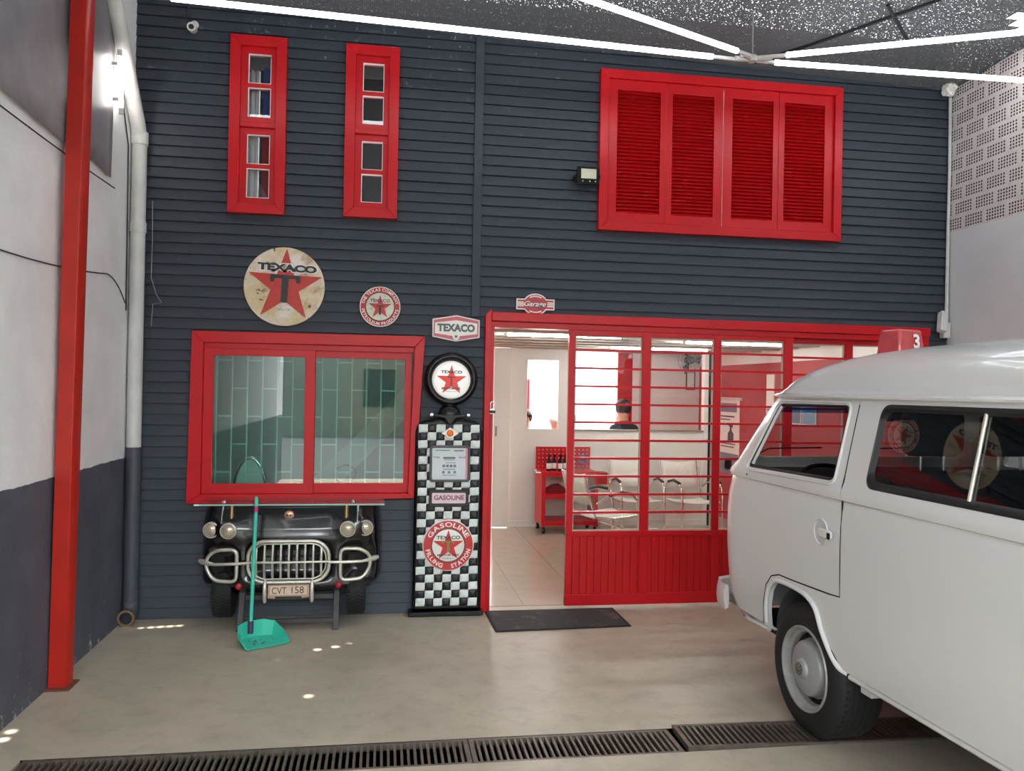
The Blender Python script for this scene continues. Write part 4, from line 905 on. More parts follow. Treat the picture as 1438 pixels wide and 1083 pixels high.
for s_ in (-1, 1):
    ox = CX + s_ * .4475
    sm_ = round_poly([(ox - s_ * .100, .345), (ox - s_ * .100, .566), (ox + s_ * .035, .562), (ox + s_ * .104, .512), (ox + s_ * .104, .425), (ox + s_ * .05, .352)], .045, 5)
    ryy = lambda x, z_: -.045 - (.345 - .55 * max(0, abs(x - CX) - .36) ** 1.7) 
    obj('bumper_loop', MB().tube([(x, ryy(x, z_), z_) for x, z_ in sm_], .013, 10, closed=True), M_AGED, cf_, smooth=60)
    obj('loop_recess', MB().prism([(ox + (x - ox) * .90, .455 + (z_ - .455) * .90) for x, z_ in sm_], -.292, -.21), M_MATTE, cf_)
    bp_ = [(CX + s_ * (.27 + .335 * i / 12), ryy(CX + s_ * (.27 + .335 * i / 12), .46) - .012 + (.012 * max(0, i - 9)), .474 - .012 * (s_ < 0) * i / 12 + .004 * max(0, i - 8)) for i in range(13)]
    obj('bumper_bar', MB().tube(bp_, [.011] * 9 + [.013, .017, .020, .014], 12), M_AGED, cf_, smooth=60)
    for hx in (.400, .520):
        x = CX - .006 + s_ * hx; zh = .695 + (.006 if s_ > 0 else 0); y0_ = cy(x, zh)
        yb = -.392 + .9 * max(0, hx - .40) ** 1.4
        hl = obj('headlamp_bezel', MB().lathe([(.048, .12), (.055, .0), (.055, -.012), (.047, -.016), (.047, -.004)], (x, yb, zh), 'y', 36), M_AGED, cf_, smooth=45)
        obj('headlamp_lens', MB().lathe([(0, -.022), (.02, -.019), (.036, -.012), (.047, -.004)], (x, yb, zh), 'y', 32), mat('headlamp_glass_%d%d' % (s_ > 0, hx > .5), rgb(188, 174, 156), .12, .35), hl, smooth=60)
    x = CX + s_ * .335; obj('marker_lamp', MB().lathe([(0, -.022), (.012, -.02), (.022, -.010), (.026, .002), (.026, .02)], (x, cy(x, .306), .308), 'y', 24), mat('red_lens_%d' % s_, rgb(168, 40, 44), .2), cf_, smooth=50)
    obj('fender_spear', MB().tube([(CX + s_ * .458, cy(CX + s_ * .458, .74) - .006, .74), (CX + s_ * .458, cy(CX + s_ * .458, .80) - .006, .80), (CX + s_ * .458, cy(CX + s_ * .458, .85), .85)], [.003, .006, .010], 8), M_CHROME, cf_, smooth=60)
    # tyre
    tx = CX + s_ * .455
    ty = MB(); ty.lathe([(.13, -.062), (.155, -.065), (.168, -.05), (.172, -.02), (.172, .02), (.168, .05), (.155, .065), (.13, .062)], (tx, -.20, .242), 'x', 40); to = obj('tyre', ty, M_RUB, cf_, smooth=40)
    tr = MB().box(-.012, .012, -.009, .009, -.006, .006).mesh('tread_block', M_RUB)
    for i in range(22):
        a = -PI * .95 + PI * .9 * i / 21 - PI * .05
        for k in range(4):
            o = piece('tread_block', tr, to, (tx - .045 + .03 * k, -.20 + .175 * math.cos(a + .06 * (k % 2)), .245 + .175 * math.sin(a + .06 * (k % 2))), rot=(a + PI / 2, 0, 0))
    # frame leg
    lg = MB(); lx = CX + s_ * .322; lg.bar((lx, -.39 , 0.0), (lx, -.27, .25), .038, .022, (0, 1, .3)); obj('leg', lg, M_WOOD, cf_, bevel=.003)
obj('lower_rail', MB().box(CX - .32, CX + .32, -.365, -.345, .045, .075), M_WOOD, cf_, bevel=.002); obj('upper_rail', MB().box(CX - .30, CX + .30, -.30, -.28, .195, .23), M_WOOD, cf_, bevel=.002)
# emblem, number plate
eb = obj('emblem', MB().lathe([(0, -.010), (.026, -.009), (.034, -.003), (.034, .012)], (-.636, cy(-.636, .79), .79), 'y', 28), mat('emblem_copper', rgb(190, 140, 110), .3, .6), cf_, smooth=50)
ef = MB(); yv = cy(-.636, .79) - .0105
ef.prism([(-.655, .795), (-.648, .803), (-.637, .789), (-.648, .783)], yv - .001, yv + .002); ef.prism([(-.617, .795), (-.624, .803), (-.635, .789), (-.624, .783)], yv - .001, yv + .002); obj('emblem_flags', ef, M_INK, eb)
npm = MB(); npm.prism([(-.762, .322), (-.485, .322), (-.485, .236), (-.535, .228), (-.535, .242), (-.712, .242), (-.712, .228), (-.762, .232)], -.402, -.394)
np_ = obj('number_plate', npm, mat('number_plate_tan', rgb(178, 146, 122), .5, var=.1, vs=20), cf_, bevel=.002)
obj('plate_field', MB().box(-.748, -.499, -.4028, -.401, .253, .315), mat('plate_cream', rgb(214, 190, 168), .5, var=.08, vs=30), np_)
lm = MB(); text_mb(lm, 'CVT', -.686, .283, .098, .046, on(-.4036), .0); obj('lettering', lm, M_INK, np_); lm = MB(); text_mb(lm, '158', -.562, .286, .082, .048, on(-.4036), .0); obj('lettering', lm, M_INK, np_)
for x in (-.782, -.466): obj('overrider', MB().tube([(x, -.392, .355), (x, -.408, .33), (x, -.408, .23), (x, -.394, .205)], [.010, .013, .015, .012], 10), M_AGED, cf_, smooth=60)
obj('plate_bracket', MB().box(-.70, -.54, -.395, -.29, .262, .30), M_MATTE, cf_)
# glass shelf
gs = thing('glass_shelf', 'green-edged glass shelf resting above the black car front', 'shelf', (-.62, -.2, .865))
obj('glass_plate', MB().box(-1.255, .018, -.405, -.08, .868, .880), M_SHELF, gs, bevel=.002)
obj('front_edge', MB().box(-1.256, .019, -.407, -.4055, .8685, .8795), mat('glass_edge_green', rgb(150, 184, 172), .2), gs)
for x in (-1.02, -.245): obj('standoff', MB().tube([(x, cy(x, .79) - .004, .765), (x, cy(x, .79) - .004, .868)], .013, 14), M_GOLD, gs, smooth=40)
for x in (-1.08, -.20): obj('suction_pad', MB().lathe([(.018, 0), (.014, .006), (.010, .012), (0, .014)], (x, -.30, .880), 'z', 16), M_CHROME, gs, smooth=50)

# ================================================================== LONG-HANDLED DUSTPAN
dn = thing('dustpan', 'teal long-handled dustpan leaning in front of the black car display', 'dustpan', (-.77, -.66, 0))
P0, P1 = Vector((-.842, -.585, .110)), Vector((-.838, -.47, .915))
obj('handle', MB().tube([P0, P1], .0125, 14), M_TEAL, dn, smooth=40)
q = P0.lerp(P1, .90); q2 = P0.lerp(P1, .95); obj('grip_band', MB().tube([q, q2], .0145, 14), M_PINK, dn, smooth=40)
obj('hanging_cap', MB().tube([P1, P1 + Vector((0, .003, .025))], [.013, .008], 12), M_TEAL, dn, smooth=40)
obj('socket', MB().tube([P0 - (P1 - P0).normalized() * .06, P0 + (P1 - P0).normalized() * .02], .018, 14), M_PURP, dn, smooth=40)
# pan: floor tray, rounded back wall, two side walls
ang = .50
def PT(a, b, c): # a along width, b towards the mouth, c up
    return (-.768 + 1.12 * (a * math.cos(ang) + b * math.sin(ang)), -.635 + 1.12 * (a * math.sin(ang) - b * math.cos(ang)), c)
pan = MB(); w2 = .125
outline = [(-w2, .11), (-w2 - .004, .0), (-.105, -.07), (-.05, -.10), (.05, -.10), (.105, -.07), (w2 + .004, .0), (w2, .11)]
bot = [PT(a * .92, b, .006 + (.0 if b > 0 else .006)) for a, b in outline]; hts = [.018, .06, .105, .118, .118, .105, .06, .018]
topp = [PT(a * 1.05, b * 1.08 if b < 0 else b, h) for (a, b), h in zip(outline, hts)]
n = len(outline); pan.add(bot + topp, [tuple(range(n))] + [(i, i + 1, n + i + 1, n + i) for i in range(n - 1)])
po_ = obj('pan', pan, M_TEAL, dn); po_.modifiers.new('s', 'SOLIDIFY').thickness = .005
rimt = MB().tube(topp, .004, 8); obj('rim', rimt, M_TEAL, dn, smooth=60)
db = MB(); bb = bmesh.new()
for i in range(26):
    a, b = random.uniform(-.09, .09), random.uniform(-.04, .07); p = PT(a, b, .014); s_ = random.uniform(.003, .008)
    db.add([(p[0] - s_, p[1], p[2]), (p[0], p[1] - s_, p[2]), (p[0] + s_, p[1], p[2]), (p[0], p[1] + s_, p[2]), (p[0], p[1], p[2] + s_)], [(0, 1, 4), (1, 2, 4), (2, 3, 4), (3, 0, 4), (0, 3, 2, 1)])
tag(obj('sweepings', db, mat('sweepings_dust', rgb(92, 86, 74), .95)), 'grey sweepings lying in the teal dustpan', 'dirt', kind='stuff')

# ================================================================== DOOR MAT, DRAIN GRATES
dm = thing('door_mat', 'dark grey bristle door mat in front of the entrance', 'door mat', (1.29, -.25, 0))
def b_mat(nt, N, L, b):
    tc = N.new('ShaderNodeTexCoord')
    L.new(mixc(N, L, rng(N, L, nz(N, L, tc, 5, 6, .7), .55, .75), rgb(62, 62, 62), rgb(132, 116, 92)), b.inputs['Base Color']); b.inputs['Roughness'].default_value = .95
    bp = N.new('ShaderNodeBump'); bp.inputs['Strength'].default_value = .9; bp.inputs['Distance'].default_value = .006; L.new(nz(N, L, tc, 130, 2), bp.inputs['Height']); L.new(bp.outputs[0], b.inputs['Normal'])
M_MAT = node_mat('bristle_mat', b_mat)
obj('pile', MB().prism([(.80, -.04), (1.775, -.035), (1.775, -.50), (.815, -.545)], 0.001, .010, 'xy'), M_MAT, dm)
mo = [(.785, -.03), (1.795, -.025), (1.795, -.515), (.80, -.56)]; mi_ = [(.80, -.04), (1.775, -.035), (1.775, -.50), (.815, -.545)]
rg = MB(); ring_prism(rg, mo, mi_, 0.001, .007, 'xy'); obj('rubber_border', rg, M_MATTE, dm)
gb = MB().box(-.006, .006, GY0 + .022, GY1 - .022, -.022, -.003).mesh('grate_bar', M_STEEL)
def grate(x0, x1, label, lift=0.0):
    t = thing('drain_grate', label, 'drain grate', ((x0 + x1) / 2, (GY0 + GY1) / 2, 0), 'drain grates across the floor')
    fr = MB(); ring_prism(fr, [(x0, GY0 + .004), (x1, GY0 + .004), (x1, GY1 - .004), (x0, GY1 - .004)], [(x0 + .022, GY0 + .022), (x1 - .022, GY0 + .022), (x1 - .022, GY1 - .022), (x0 + .022, GY1 - .022)], -.03, -.002, 'xy'); obj('frame', fr, M_STEEL, t)
    n = int((x1 - x0 - .05) / .0305)
    for i in range(n): piece('grate_bar', gb, t, (x0 + .04 + (x1 - x0 - .08) * i / (n - 1), 0, random.uniform(-.001, .001)), rot=(0, 0, 0))
    if lift:
        t.location.z += .012; t.rotation_euler = (0.0, 0, -.035)
    return t
grate(-1.56, .43, 'long steel drain grate at the left end of the gutter')
grate(.435, 1.44, 'middle steel drain grate between the two longer ones')
grate(1.47, 2.85, 'right steel drain grate, slightly lifted, running under the van', lift=1)
grate(2.90, 4.5, 'steel drain grate hidden behind the van by the right wall')

# ================================================================== ENTRANCE ROOM
IX0, IX1, IY1, IZ = .72, 4.58, 3.75, 2.25
M_TILE = mat('glossy_beige_tile', rgb(190, 178, 160), .14, var=.05, vs=3)
fb_ = MB(); fb_.box(.6, 4.8, .10, 9.0, -.08, -.004)
fi = tag(obj('floor_indoor', fb_, mat('tile_grout', rgb(150, 140, 126), .8)), 'glossy beige tiled floor inside the entrance', 'floor', kind='structure')
tl = MB().box(0, 1, 0, 1, -.003, .0).mesh('tile', M_TILE)
for i in range(8):
    for k in range(10):
        x = .62 + .5 * i; y = .12 + .5 * k; w = min(.497, 4.78 - x)
        piece('tile', tl, fi, (x, y, 0), (w, .497, 1))
M_REDW = mat('red_room_wall', rgb(172, 48, 52), .6, var=.05); M_PINKW = mat('warm_white_wall', rgb(226, 214, 210), .7)
w = MB(); w.box(IX1, XR, .125, 5.2, 0, 2.07); w.box(IX1 + .004, XR, .125, 5.2, 2.07, 2.8, 1)
tag(obj('wall_indoor_right', w, [M_REDW, M_WHITEW]), 'red indoor side wall with a white band on top', 'wall', kind='structure')
w = MB(); w.box(.722, .76, .125, 3.7, 0, IZ); tag(obj('wall_indoor_left', w, M_WHITEW), 'white indoor wall beside the doorway', 'wall', kind='structure')
ce = MB(); ce.box(.60, XR, .125, 5.2, IZ, IZ + .06)
cei = tag(obj('ceiling_indoor', ce, mat('brown_ceiling_board', rgb(150, 128, 106), .5, var=.06)), 'brown boarded ceiling with pale beams inside the entrance', 'ceiling', kind='structure')
for k, y in enumerate((.55, 1.0, 1.45, 1.9, 2.35, 2.8, 3.25, 3.62)): obj('beam', MB().box(.722, IX1, y - .03, y + .03, IZ - .045, IZ), mat('pale_beam_%d' % k, rgb(206, 196, 180), .4), cei, bevel=.004)
def in_tube(x0, x1, y, label):  # tubes added under the ceiling to brighten the entrance room
    t = thing('added_ceiling_lamp', label, 'tube lamp', ((x0 + x1) / 2, y, IZ), group='added tube lamps on the indoor ceiling')
    obj('fitting', MB().box(x0 - .03, x1 + .03, y - .03, y + .03, IZ - .03, IZ - .001), M_WHITE, t, bevel=.003); obj('tube', MB().tube([(x0, y, IZ - .048), (x1, y, IZ - .048)], .013, 10), M_TUBEIN, t, smooth=60)
    for x in (x0, x1): obj('end_cap', MB().box(x - .012, x + .012, y - .014, y + .014, IZ - .064, IZ - .03), M_WHITE, t)
in_tube(1.1, 2.2, 1.22, 'added indoor tube lamp nearest the entrance door'); in_tube(3.0, 4.1, 1.68, 'added indoor tube lamp above the glazed bays'); in_tube(2.6, 3.8, 3.02, 'added indoor tube lamp above the chrome chairs')
# partition with openings
pt = tag(obj('wall_partition', MB().box(1.535, 4.06, IY1, IY1 + .07, 0, 1.20).box(1.535, 1.745, IY1, IY1 + .07, 1.20, IZ).box(1.745, 2.16, IY1, IY1 + .07, 2.075, IZ).box(2.16, 2.292, IY1, IY1 + .07, 1.20, IZ).box(2.292, 4.06, IY1, IY1 + .07, 2.205, IZ), M_WHITEW), 'white indoor partition with open window bays', 'wall', kind='structure')
obj('window_trim', (lambda m: (ring_prism(m, rc(1.735, 2.17, 1.19, 2.085), rc(1.757, 2.148, 1.212, 2.063), IY1 - .012, IY1), m)[1])(MB()), M_WHITEW, pt); obj('sill', MB().box(2.292, 4.06, IY1 - .02, IY1 + .09, 1.19, 1.21), mat('brown_sill', rgb(150, 140, 128), .5), pt)
obj('skirting', MB().box(1.535, 4.06, IY1 - .012, IY1, 0, .07), M_WHITEW, pt); obj('end_post', MB().box(4.06, 4.19, IY1 - .02, IY1 + .08, 0, IZ), M_WHITEW, pt); obj('dark_edge', MB().box(4.115, 4.19, IY1 - .035, IY1 - .02, 0, IZ), M_BLACK, pt)
obj('switch', MB().box(3.95, 4.02, IY1 - .03, IY1, .50, .75), M_PIPE, pt, bevel=.004)
dl = thing('door_2', 'white sliding door leaf at the back of the entrance room', 'door', (1.43, 3.68, 0), kind='structure')
obj('leaf', MB().box(1.325, 1.535, 3.66, 3.70, .01, 2.20), M_WHITEW, dl, bevel=.003); obj('handle', MB().box(1.352, 1.368, 3.645, 3.66, 1.12, 1.24), M_STEEL, dl, bevel=.003)
# back room and bright yard
w = MB(); w.box(3.56, 5.6, 5.2, 5.3, 0, 2.8); tag(obj('wall_back_room', w, M_PINKW), 'warm white wall of the back room with a fan', 'wall', kind='structure')
w = MB(); w.box(3.34, 3.56, 5.2, 5.3, 0, 2.8); tag(obj('trim_1', w, M_RED), 'red column at the edge of the bright yard', 'column', kind='structure')
w = MB(); w.box(-1.0, 6.5, 8.2, 8.3, -.1, 6.0); tag(obj('wall_yard', w, mat('sunlit_white_wall', rgb(236, 236, 234), .8)), 'sunlit white wall of the yard behind the back room', 'wall', kind='structure')
w = MB(); w.box(.5, .6, 3.82, 8.2, -.1, 3.2); tag(obj('wall_yard_left', w, M_REDW), 'red wall at the left of the bright yard', 'wall', kind='structure')
yb = MB(); yb.box(.6, 3.4, 5.16, 5.26, 2.30, 2.42); yb.bar((1.6, 5.25, 2.33), (3.3, 7.9, 2.75), .08, .06); tag(obj('awning_frame', yb, M_RED), 'red awning frame over the opening to the bright yard', 'awning')
rd_ = thing('red_shutter_leaf', 'red louvred door leaf standing open in the bright yard', 'shutter', (2.15, 6.4, 0)); obj('leaf', MB().box(2.02, 2.26, 6.38, 6.42, .05, 1.86), M_RED, rd_, bevel=.004)
for i in range(8): obj('louvre', MB().box(2.06, 2.22, 6.365, 6.38, .9 + i * .11, .95 + i * .11), M_REDD, rd_)
# wall fan
fn = thing('wall_fan', 'grey wall fan hanging high in the back room', 'fan', (4.36, 5.1, 2.15))
cg = MB()
for k in range(4): cg.tube([(4.36 + r_ * math.cos(2 * PI * i / 32), 5.02 - .02 * (4 - k), 2.16 + r_ * math.sin(2 * PI * i / 32)) for i in range(32) for r_ in (.05 + .045 * k,)], .004, 5, closed=True)
for k in range(12): a = 2 * PI * k / 12; cg.tube([(4.36, 4.93, 2.16), (4.36 + .19 * math.cos(a), 5.0, 2.16 + .19 * math.sin(a))], .003, 4)
obj('cage', cg, M_GREYW, fn)
for k in range(3):
    a = 2 * PI * k / 3; bl = MB(); bl.add([(4.36 + .03 * math.cos(a), 5.0, 2.16 + .03 * math.sin(a)), (4.36 + .16 * math.cos(a - .35), 5.02, 2.16 + .16 * math.sin(a - .35)), (4.36 + .17 * math.cos(a + .35), 4.98, 2.16 + .17 * math.sin(a + .35))], [(0, 1, 2)])
    b_ = obj('blade', bl, M_BLACK, fn); b_.modifiers.new('s', 'SOLIDIFY').thickness = .004
obj('motor', MB().lathe([(.02, -.05), (.06, -.02), (.065, .08), (.04, .11)], (4.36, 5.02, 2.16), 'y', 20), M_BLACK, fn, smooth=50); obj('wall_arm', MB().tube([(4.36, 5.12, 2.16), (4.36, 5.16, 2.0), (4.36, 5.2, 1.98)], .015, 8), M_BLACK, fn)
nt_ = thing('notice_board', 'small white notice hanging on the back room wall', 'notice', (4.44, 5.19, 1.85)); obj('sheet', MB().box(4.38, 4.50, 5.185, 5.199, 1.74, 2.0), M_SIGNW, nt_); 
rg = MB(); ring_prism(rg, rc(4.37, 4.51, 1.73, 2.01), rc(4.385, 4.495, 1.745, 1.995), 5.18, 5.199); obj('frame', rg, M_WOOD, nt_)
# tool cart -----------------------------------------------------------------
tc_ = thing('tool_cart', 'red steel tool trolley with pegboard back in the entrance room', 'tool cart', (2.2, 3.4, 0))
CY0, CY1 = 3.18, 3.60
for x in (1.86, 2.52): obj('side_panel', MB().box(x - .012, x + .012, CY0, CY1, .10, .73), M_RED, tc_, bevel=.003)
for zz in (.10, .42, .68): obj('shelf_tray', MB().box(1.85, 2.53, CY0, CY1, zz, zz + .055), M_RED, tc_, bevel=.004)
for x in (1.872, 2.508): obj('front_post', MB().box(x - .022, x + .022, CY0 - .008, CY0 + .014, .09, .735), M_RED, tc_, bevel=.002)
pgo = obj('pegboard', MB().box(1.85, 2.53, CY1 - .012, CY1, .73, 1.0), M_RED, tc_)
hd = MB().lathe([(0, -.0015), (.007, -.0015)], (0, 0, 0), 'y', 8).mesh('peg_hole', M_SIGNW)
for i in range(13):
    for k in range(5): piece('peg_hole', hd, pgo, (1.885 + .0505 * i, CY1 - .0125, .765 + .05 * k))
obj('push_handle', MB().tube([(1.85, CY0 + .08, .715), (1.80, CY0 + .08, .72), (1.80, CY1 - .08, .72), (1.85, CY1 - .08, .715)], .011, 8), M_CHROME, tc_, smooth=60)
obj('side_bin', MB().box(2.535, 2.66, CY0 + .05, CY0 + .25, .58, .72), M_REDD, tc_, bevel=.004)
for x in (1.88, 2.50):
    for y in (CY0 + .03, CY1 - .03):
        cw_ = obj('caster', MB().lathe([(.02, -.016), (.04, -.016), (.042, 0), (.04, .016), (.02, .016)], (x, y, .042), 'x', 18), M_BLACK, tc_, smooth=40); obj('fork', MB().box(x - .022, x + .022, y - .012, y + .012, .05, .10), M_CHROME, cw_)
# spray bottles on the cart
bl_ = MB().lathe([(0, 0), (.028, 0), (.03, .01), (.03, .10), (.022, .13), (.012, .145), (.012, .165)], (0, 0, 0), 'z', 16).mesh('bottle_body', M_MATTE, 40)
hd_ = MB().box(-.012, .012, -.045, .02, .165, .195).box(-.004, .004, -.03, -.022, .13, .165).mesh('spray_head', M_BLACK); lb_ = MB().lathe([(.0306, .025), (.0306, .09)], (0, 0, 0), 'z', 16).mesh('bottle_label', M_SIGNW, 40)
BN = ['leftmost dark spray bottle on the red tool trolley', 'second dark spray bottle from the left on the trolley', 'third dark spray bottle from the left on the trolley', 'fourth dark spray bottle from the left on the trolley', 'rightmost dark spray bottle on the red tool trolley']
for i in range(5):
    t = thing('spray_bottle', BN[i], 'spray bottle', (1.955 + .068 * i, 3.30 + .03 * (i % 2), .7355), 'spray bottles on the trolley')
    for nm, me_ in (('body', bl_), ('spray_head', hd_), ('bottle_label', lb_)):
        o = bpy.data.objects.new(nm, me_); COL.objects.link(o); o.parent = t
rgm = MB(); nn = 14; vs = []; fs = []
for i in range(nn + 1):
    for k in range(9): u, v = i / nn * 2 - 1, k / 4 - 1; vs.append((2.05 + .17 * u, 3.33 + .1 * v, .476 + .10 * max(0, 1 - u * u) * max(0, 1 - v * v) ** .5 * (1 + .25 * mnoise.noise(Vector((u * 3, v * 3, 0))))))
for i in range(nn):
    for k in range(8): a = i * 9 + k; fs.append((a, a + 1, a + 10, a + 9))
rgm.add(vs, fs); tag(obj('red_rag', rgm, mat('dark_red_cloth', rgb(120, 20, 24), .95), smooth=60), 'dark red rag heaped on the trolley middle shelf', 'rag')
tape = MB(); tape.lathe([(.035, -.02), (.06, -.02), (.06, .02), (.035, .02), (.035, -.02)], (2.44, CY1 - .04, .85), 'y', 24, caps=False); tag(obj('tape_roll', tape, mat('violet_tape', rgb(92, 80, 130), .4), smooth=40), 'violet tape roll hung on the trolley pegboard', 'tape')
# chrome chairs -------------------------------------------------------------
def make_chair(label, loc, rz, tilt=0.0):
    t = thing('lounge_chair', label, 'chair', (0, 0, 0), 'white leather and chrome chairs')
    for s_ in (-1, 1):
        x = s_ * .26
        obj('side_frame', MB().tube([(x, .22, .012), (x, -.24, .012), (x, -.265, .05), (x, -.27, .45), (x, -.25, .58), (x, -.18, .64), (x, -.06, .655), (x, .10, .62), (x, .22, .56)], .0125, 10), M_CHROME, t, smooth=60)
        obj('seat_rail', MB().tube([(x * .92, -.26, .42), (x * .92, .0, .40), (x * .92, .22, .42), (x * .92, .30, .62), (x * .92, .36, .86)], .011, 10), M_CHROME, t, smooth=60)
        obj('arm_pad', MB().tube([(x, -.20, .642), (x, -.06, .668), (x, .08, .636)], .018, 10), M_BLACK, t, smooth=60)
    obj('cross_tube', MB().tube([(-.26, .22, .012), (.26, .22, .012)], .0125, 10), M_CHROME, t, smooth=60); obj('cross_tube', MB().tube([(-.24, -.10, .33), (-.24, -.10, .29), (.24, -.10, .29), (.24, -.10, .33)], .009, 8), M_CHROME, t, smooth=60)
    def sling(name, pts):
        mb = MB(); n = len(pts); w_ = .235; vs = [(sx * w_ * (1 - i * 2 / m), y, z_ - .02 * (1 - (1 - 2 * i / m) ** 2)) for (y, z_) in pts for m in (8,) for sx in (1,) for i in range(9)]
        mb.add(vs, [(j * 9 + i, j * 9 + i + 1, (j + 1) * 9 + i + 1, (j + 1) * 9 + i) for j in range(n - 1) for i in range(8)])
        o = obj(name, mb, M_LEATH, t, smooth=60); o.modifiers.new('s', 'SOLIDIFY').thickness = .012
    sling('seat', [(-.25, .435), (-.15, .425), (0, .412), (.12, .41), (.20, .425)]); sling('backrest', [(.27, .55), (.295, .63), (.325, .74), (.355, .86)])
    t.location = loc; t.rotation_euler = (tilt, 0, rz); return t
make_chair('white chrome chair nearest the dark partition edge', (3.62, 3.0, 0), .12)
make_chair('white chrome chair in the middle, behind the first mullion', (2.98, 3.14, 0), .02)
make_chair('white chrome chair turned sideways close to the glass', (2.28, 2.05, 0), PI / 2 + .25)
ct_ = thing('low_stool', 'low white padded footstool lying before the chairs', 'stool', (2.75, 2.25, 0)); obj('pad', MB().box(2.50, 3.02, 2.08, 2.42, .10, .20), M_LEATH, ct_, bevel=.03, seg=3)
for x in (2.54, 2.98):
    for y in (2.12, 2.38): obj('leg', MB().tube([(x, y, 0), (x, y, .11)], .012, 8), M_CHROME, ct_, smooth=60)
# posters on the red wall ---------------------------------------------------
def poster(label, y0, y1, z0, z1, bands, name='poster', cat='poster'):
    t = thing(name, label, cat, (IX1, (y0 + y1) / 2, z0)); obj('sheet', MB().box(IX1 - .012, IX1 - .001, y0, y1, z0, z1), M_SIGNW, t)
    for (a, b, c, d, m) in bands: obj('print_block', MB().box(IX1 - .0135, IX1 - .012, y0 + (y1 - y0) * a, y0 + (y1 - y0) * b, z0 + (z1 - z0) * c, z0 + (z1 - z0) * d), m, t)
    return t
M_PBLUE = mat('poster_slate', rgb(112, 120, 134), .5); M_PDK = mat('poster_dark', rgb(52, 54, 60), .5)
p1 = poster('tall white product poster with a spray bottle picture on the red wall', 3.80, 4.50, .62, 1.60, [(.0, 1, .0, .28, M_PBLUE), (.1, 1, .84, .96, M_PBLUE), (.2, .95, .77, .79, M_PDK), (.4, .95, .73, .745, M_PDK), (.15, .8, .40, .415, M_PDK), (.2, .8, .36, .375, M_PDK), (.3, .6, .06, .2, M_PDK)])
sb = MB(); sb.prism([(3.96, 1.06), (4.14, 1.06), (4.14, 1.16), (4.08, 1.2), (4.08, 1.25), (4.16, 1.27), (4.16, 1.30), (4.0, 1.30), (3.98, 1.24), (4.03, 1.25), (4.03, 1.2), (3.96, 1.16)], IX1 - .0135, IX1 - .012, 'yz'); obj('bottle_print', sb, M_PDK, p1)
obj('top_rail', MB().box(IX1 - .03, IX1, 3.74, 4.52, 1.60, 1.64), M_PIPE, p1)
poster('blue grey photo print on the red wall seen through the van', 2.22, 2.50, 1.36, 1.61, [(.05, .95, .05, .95, M_PBLUE)], 'picture', 'picture'); poster('second blue grey photo print on the red wall, nearer the glass', 1.90, 2.19, 1.36, 1.61, [(.05, .95, .05, .95, mat('picture_blue', rgb(120, 150, 176), .5))], 'picture', 'picture')
poster('narrow blank white sheet high on the red wall', 2.86, 3.05, 1.45, 1.93, [(.1, .9, .1, .14, M_PBLUE)])
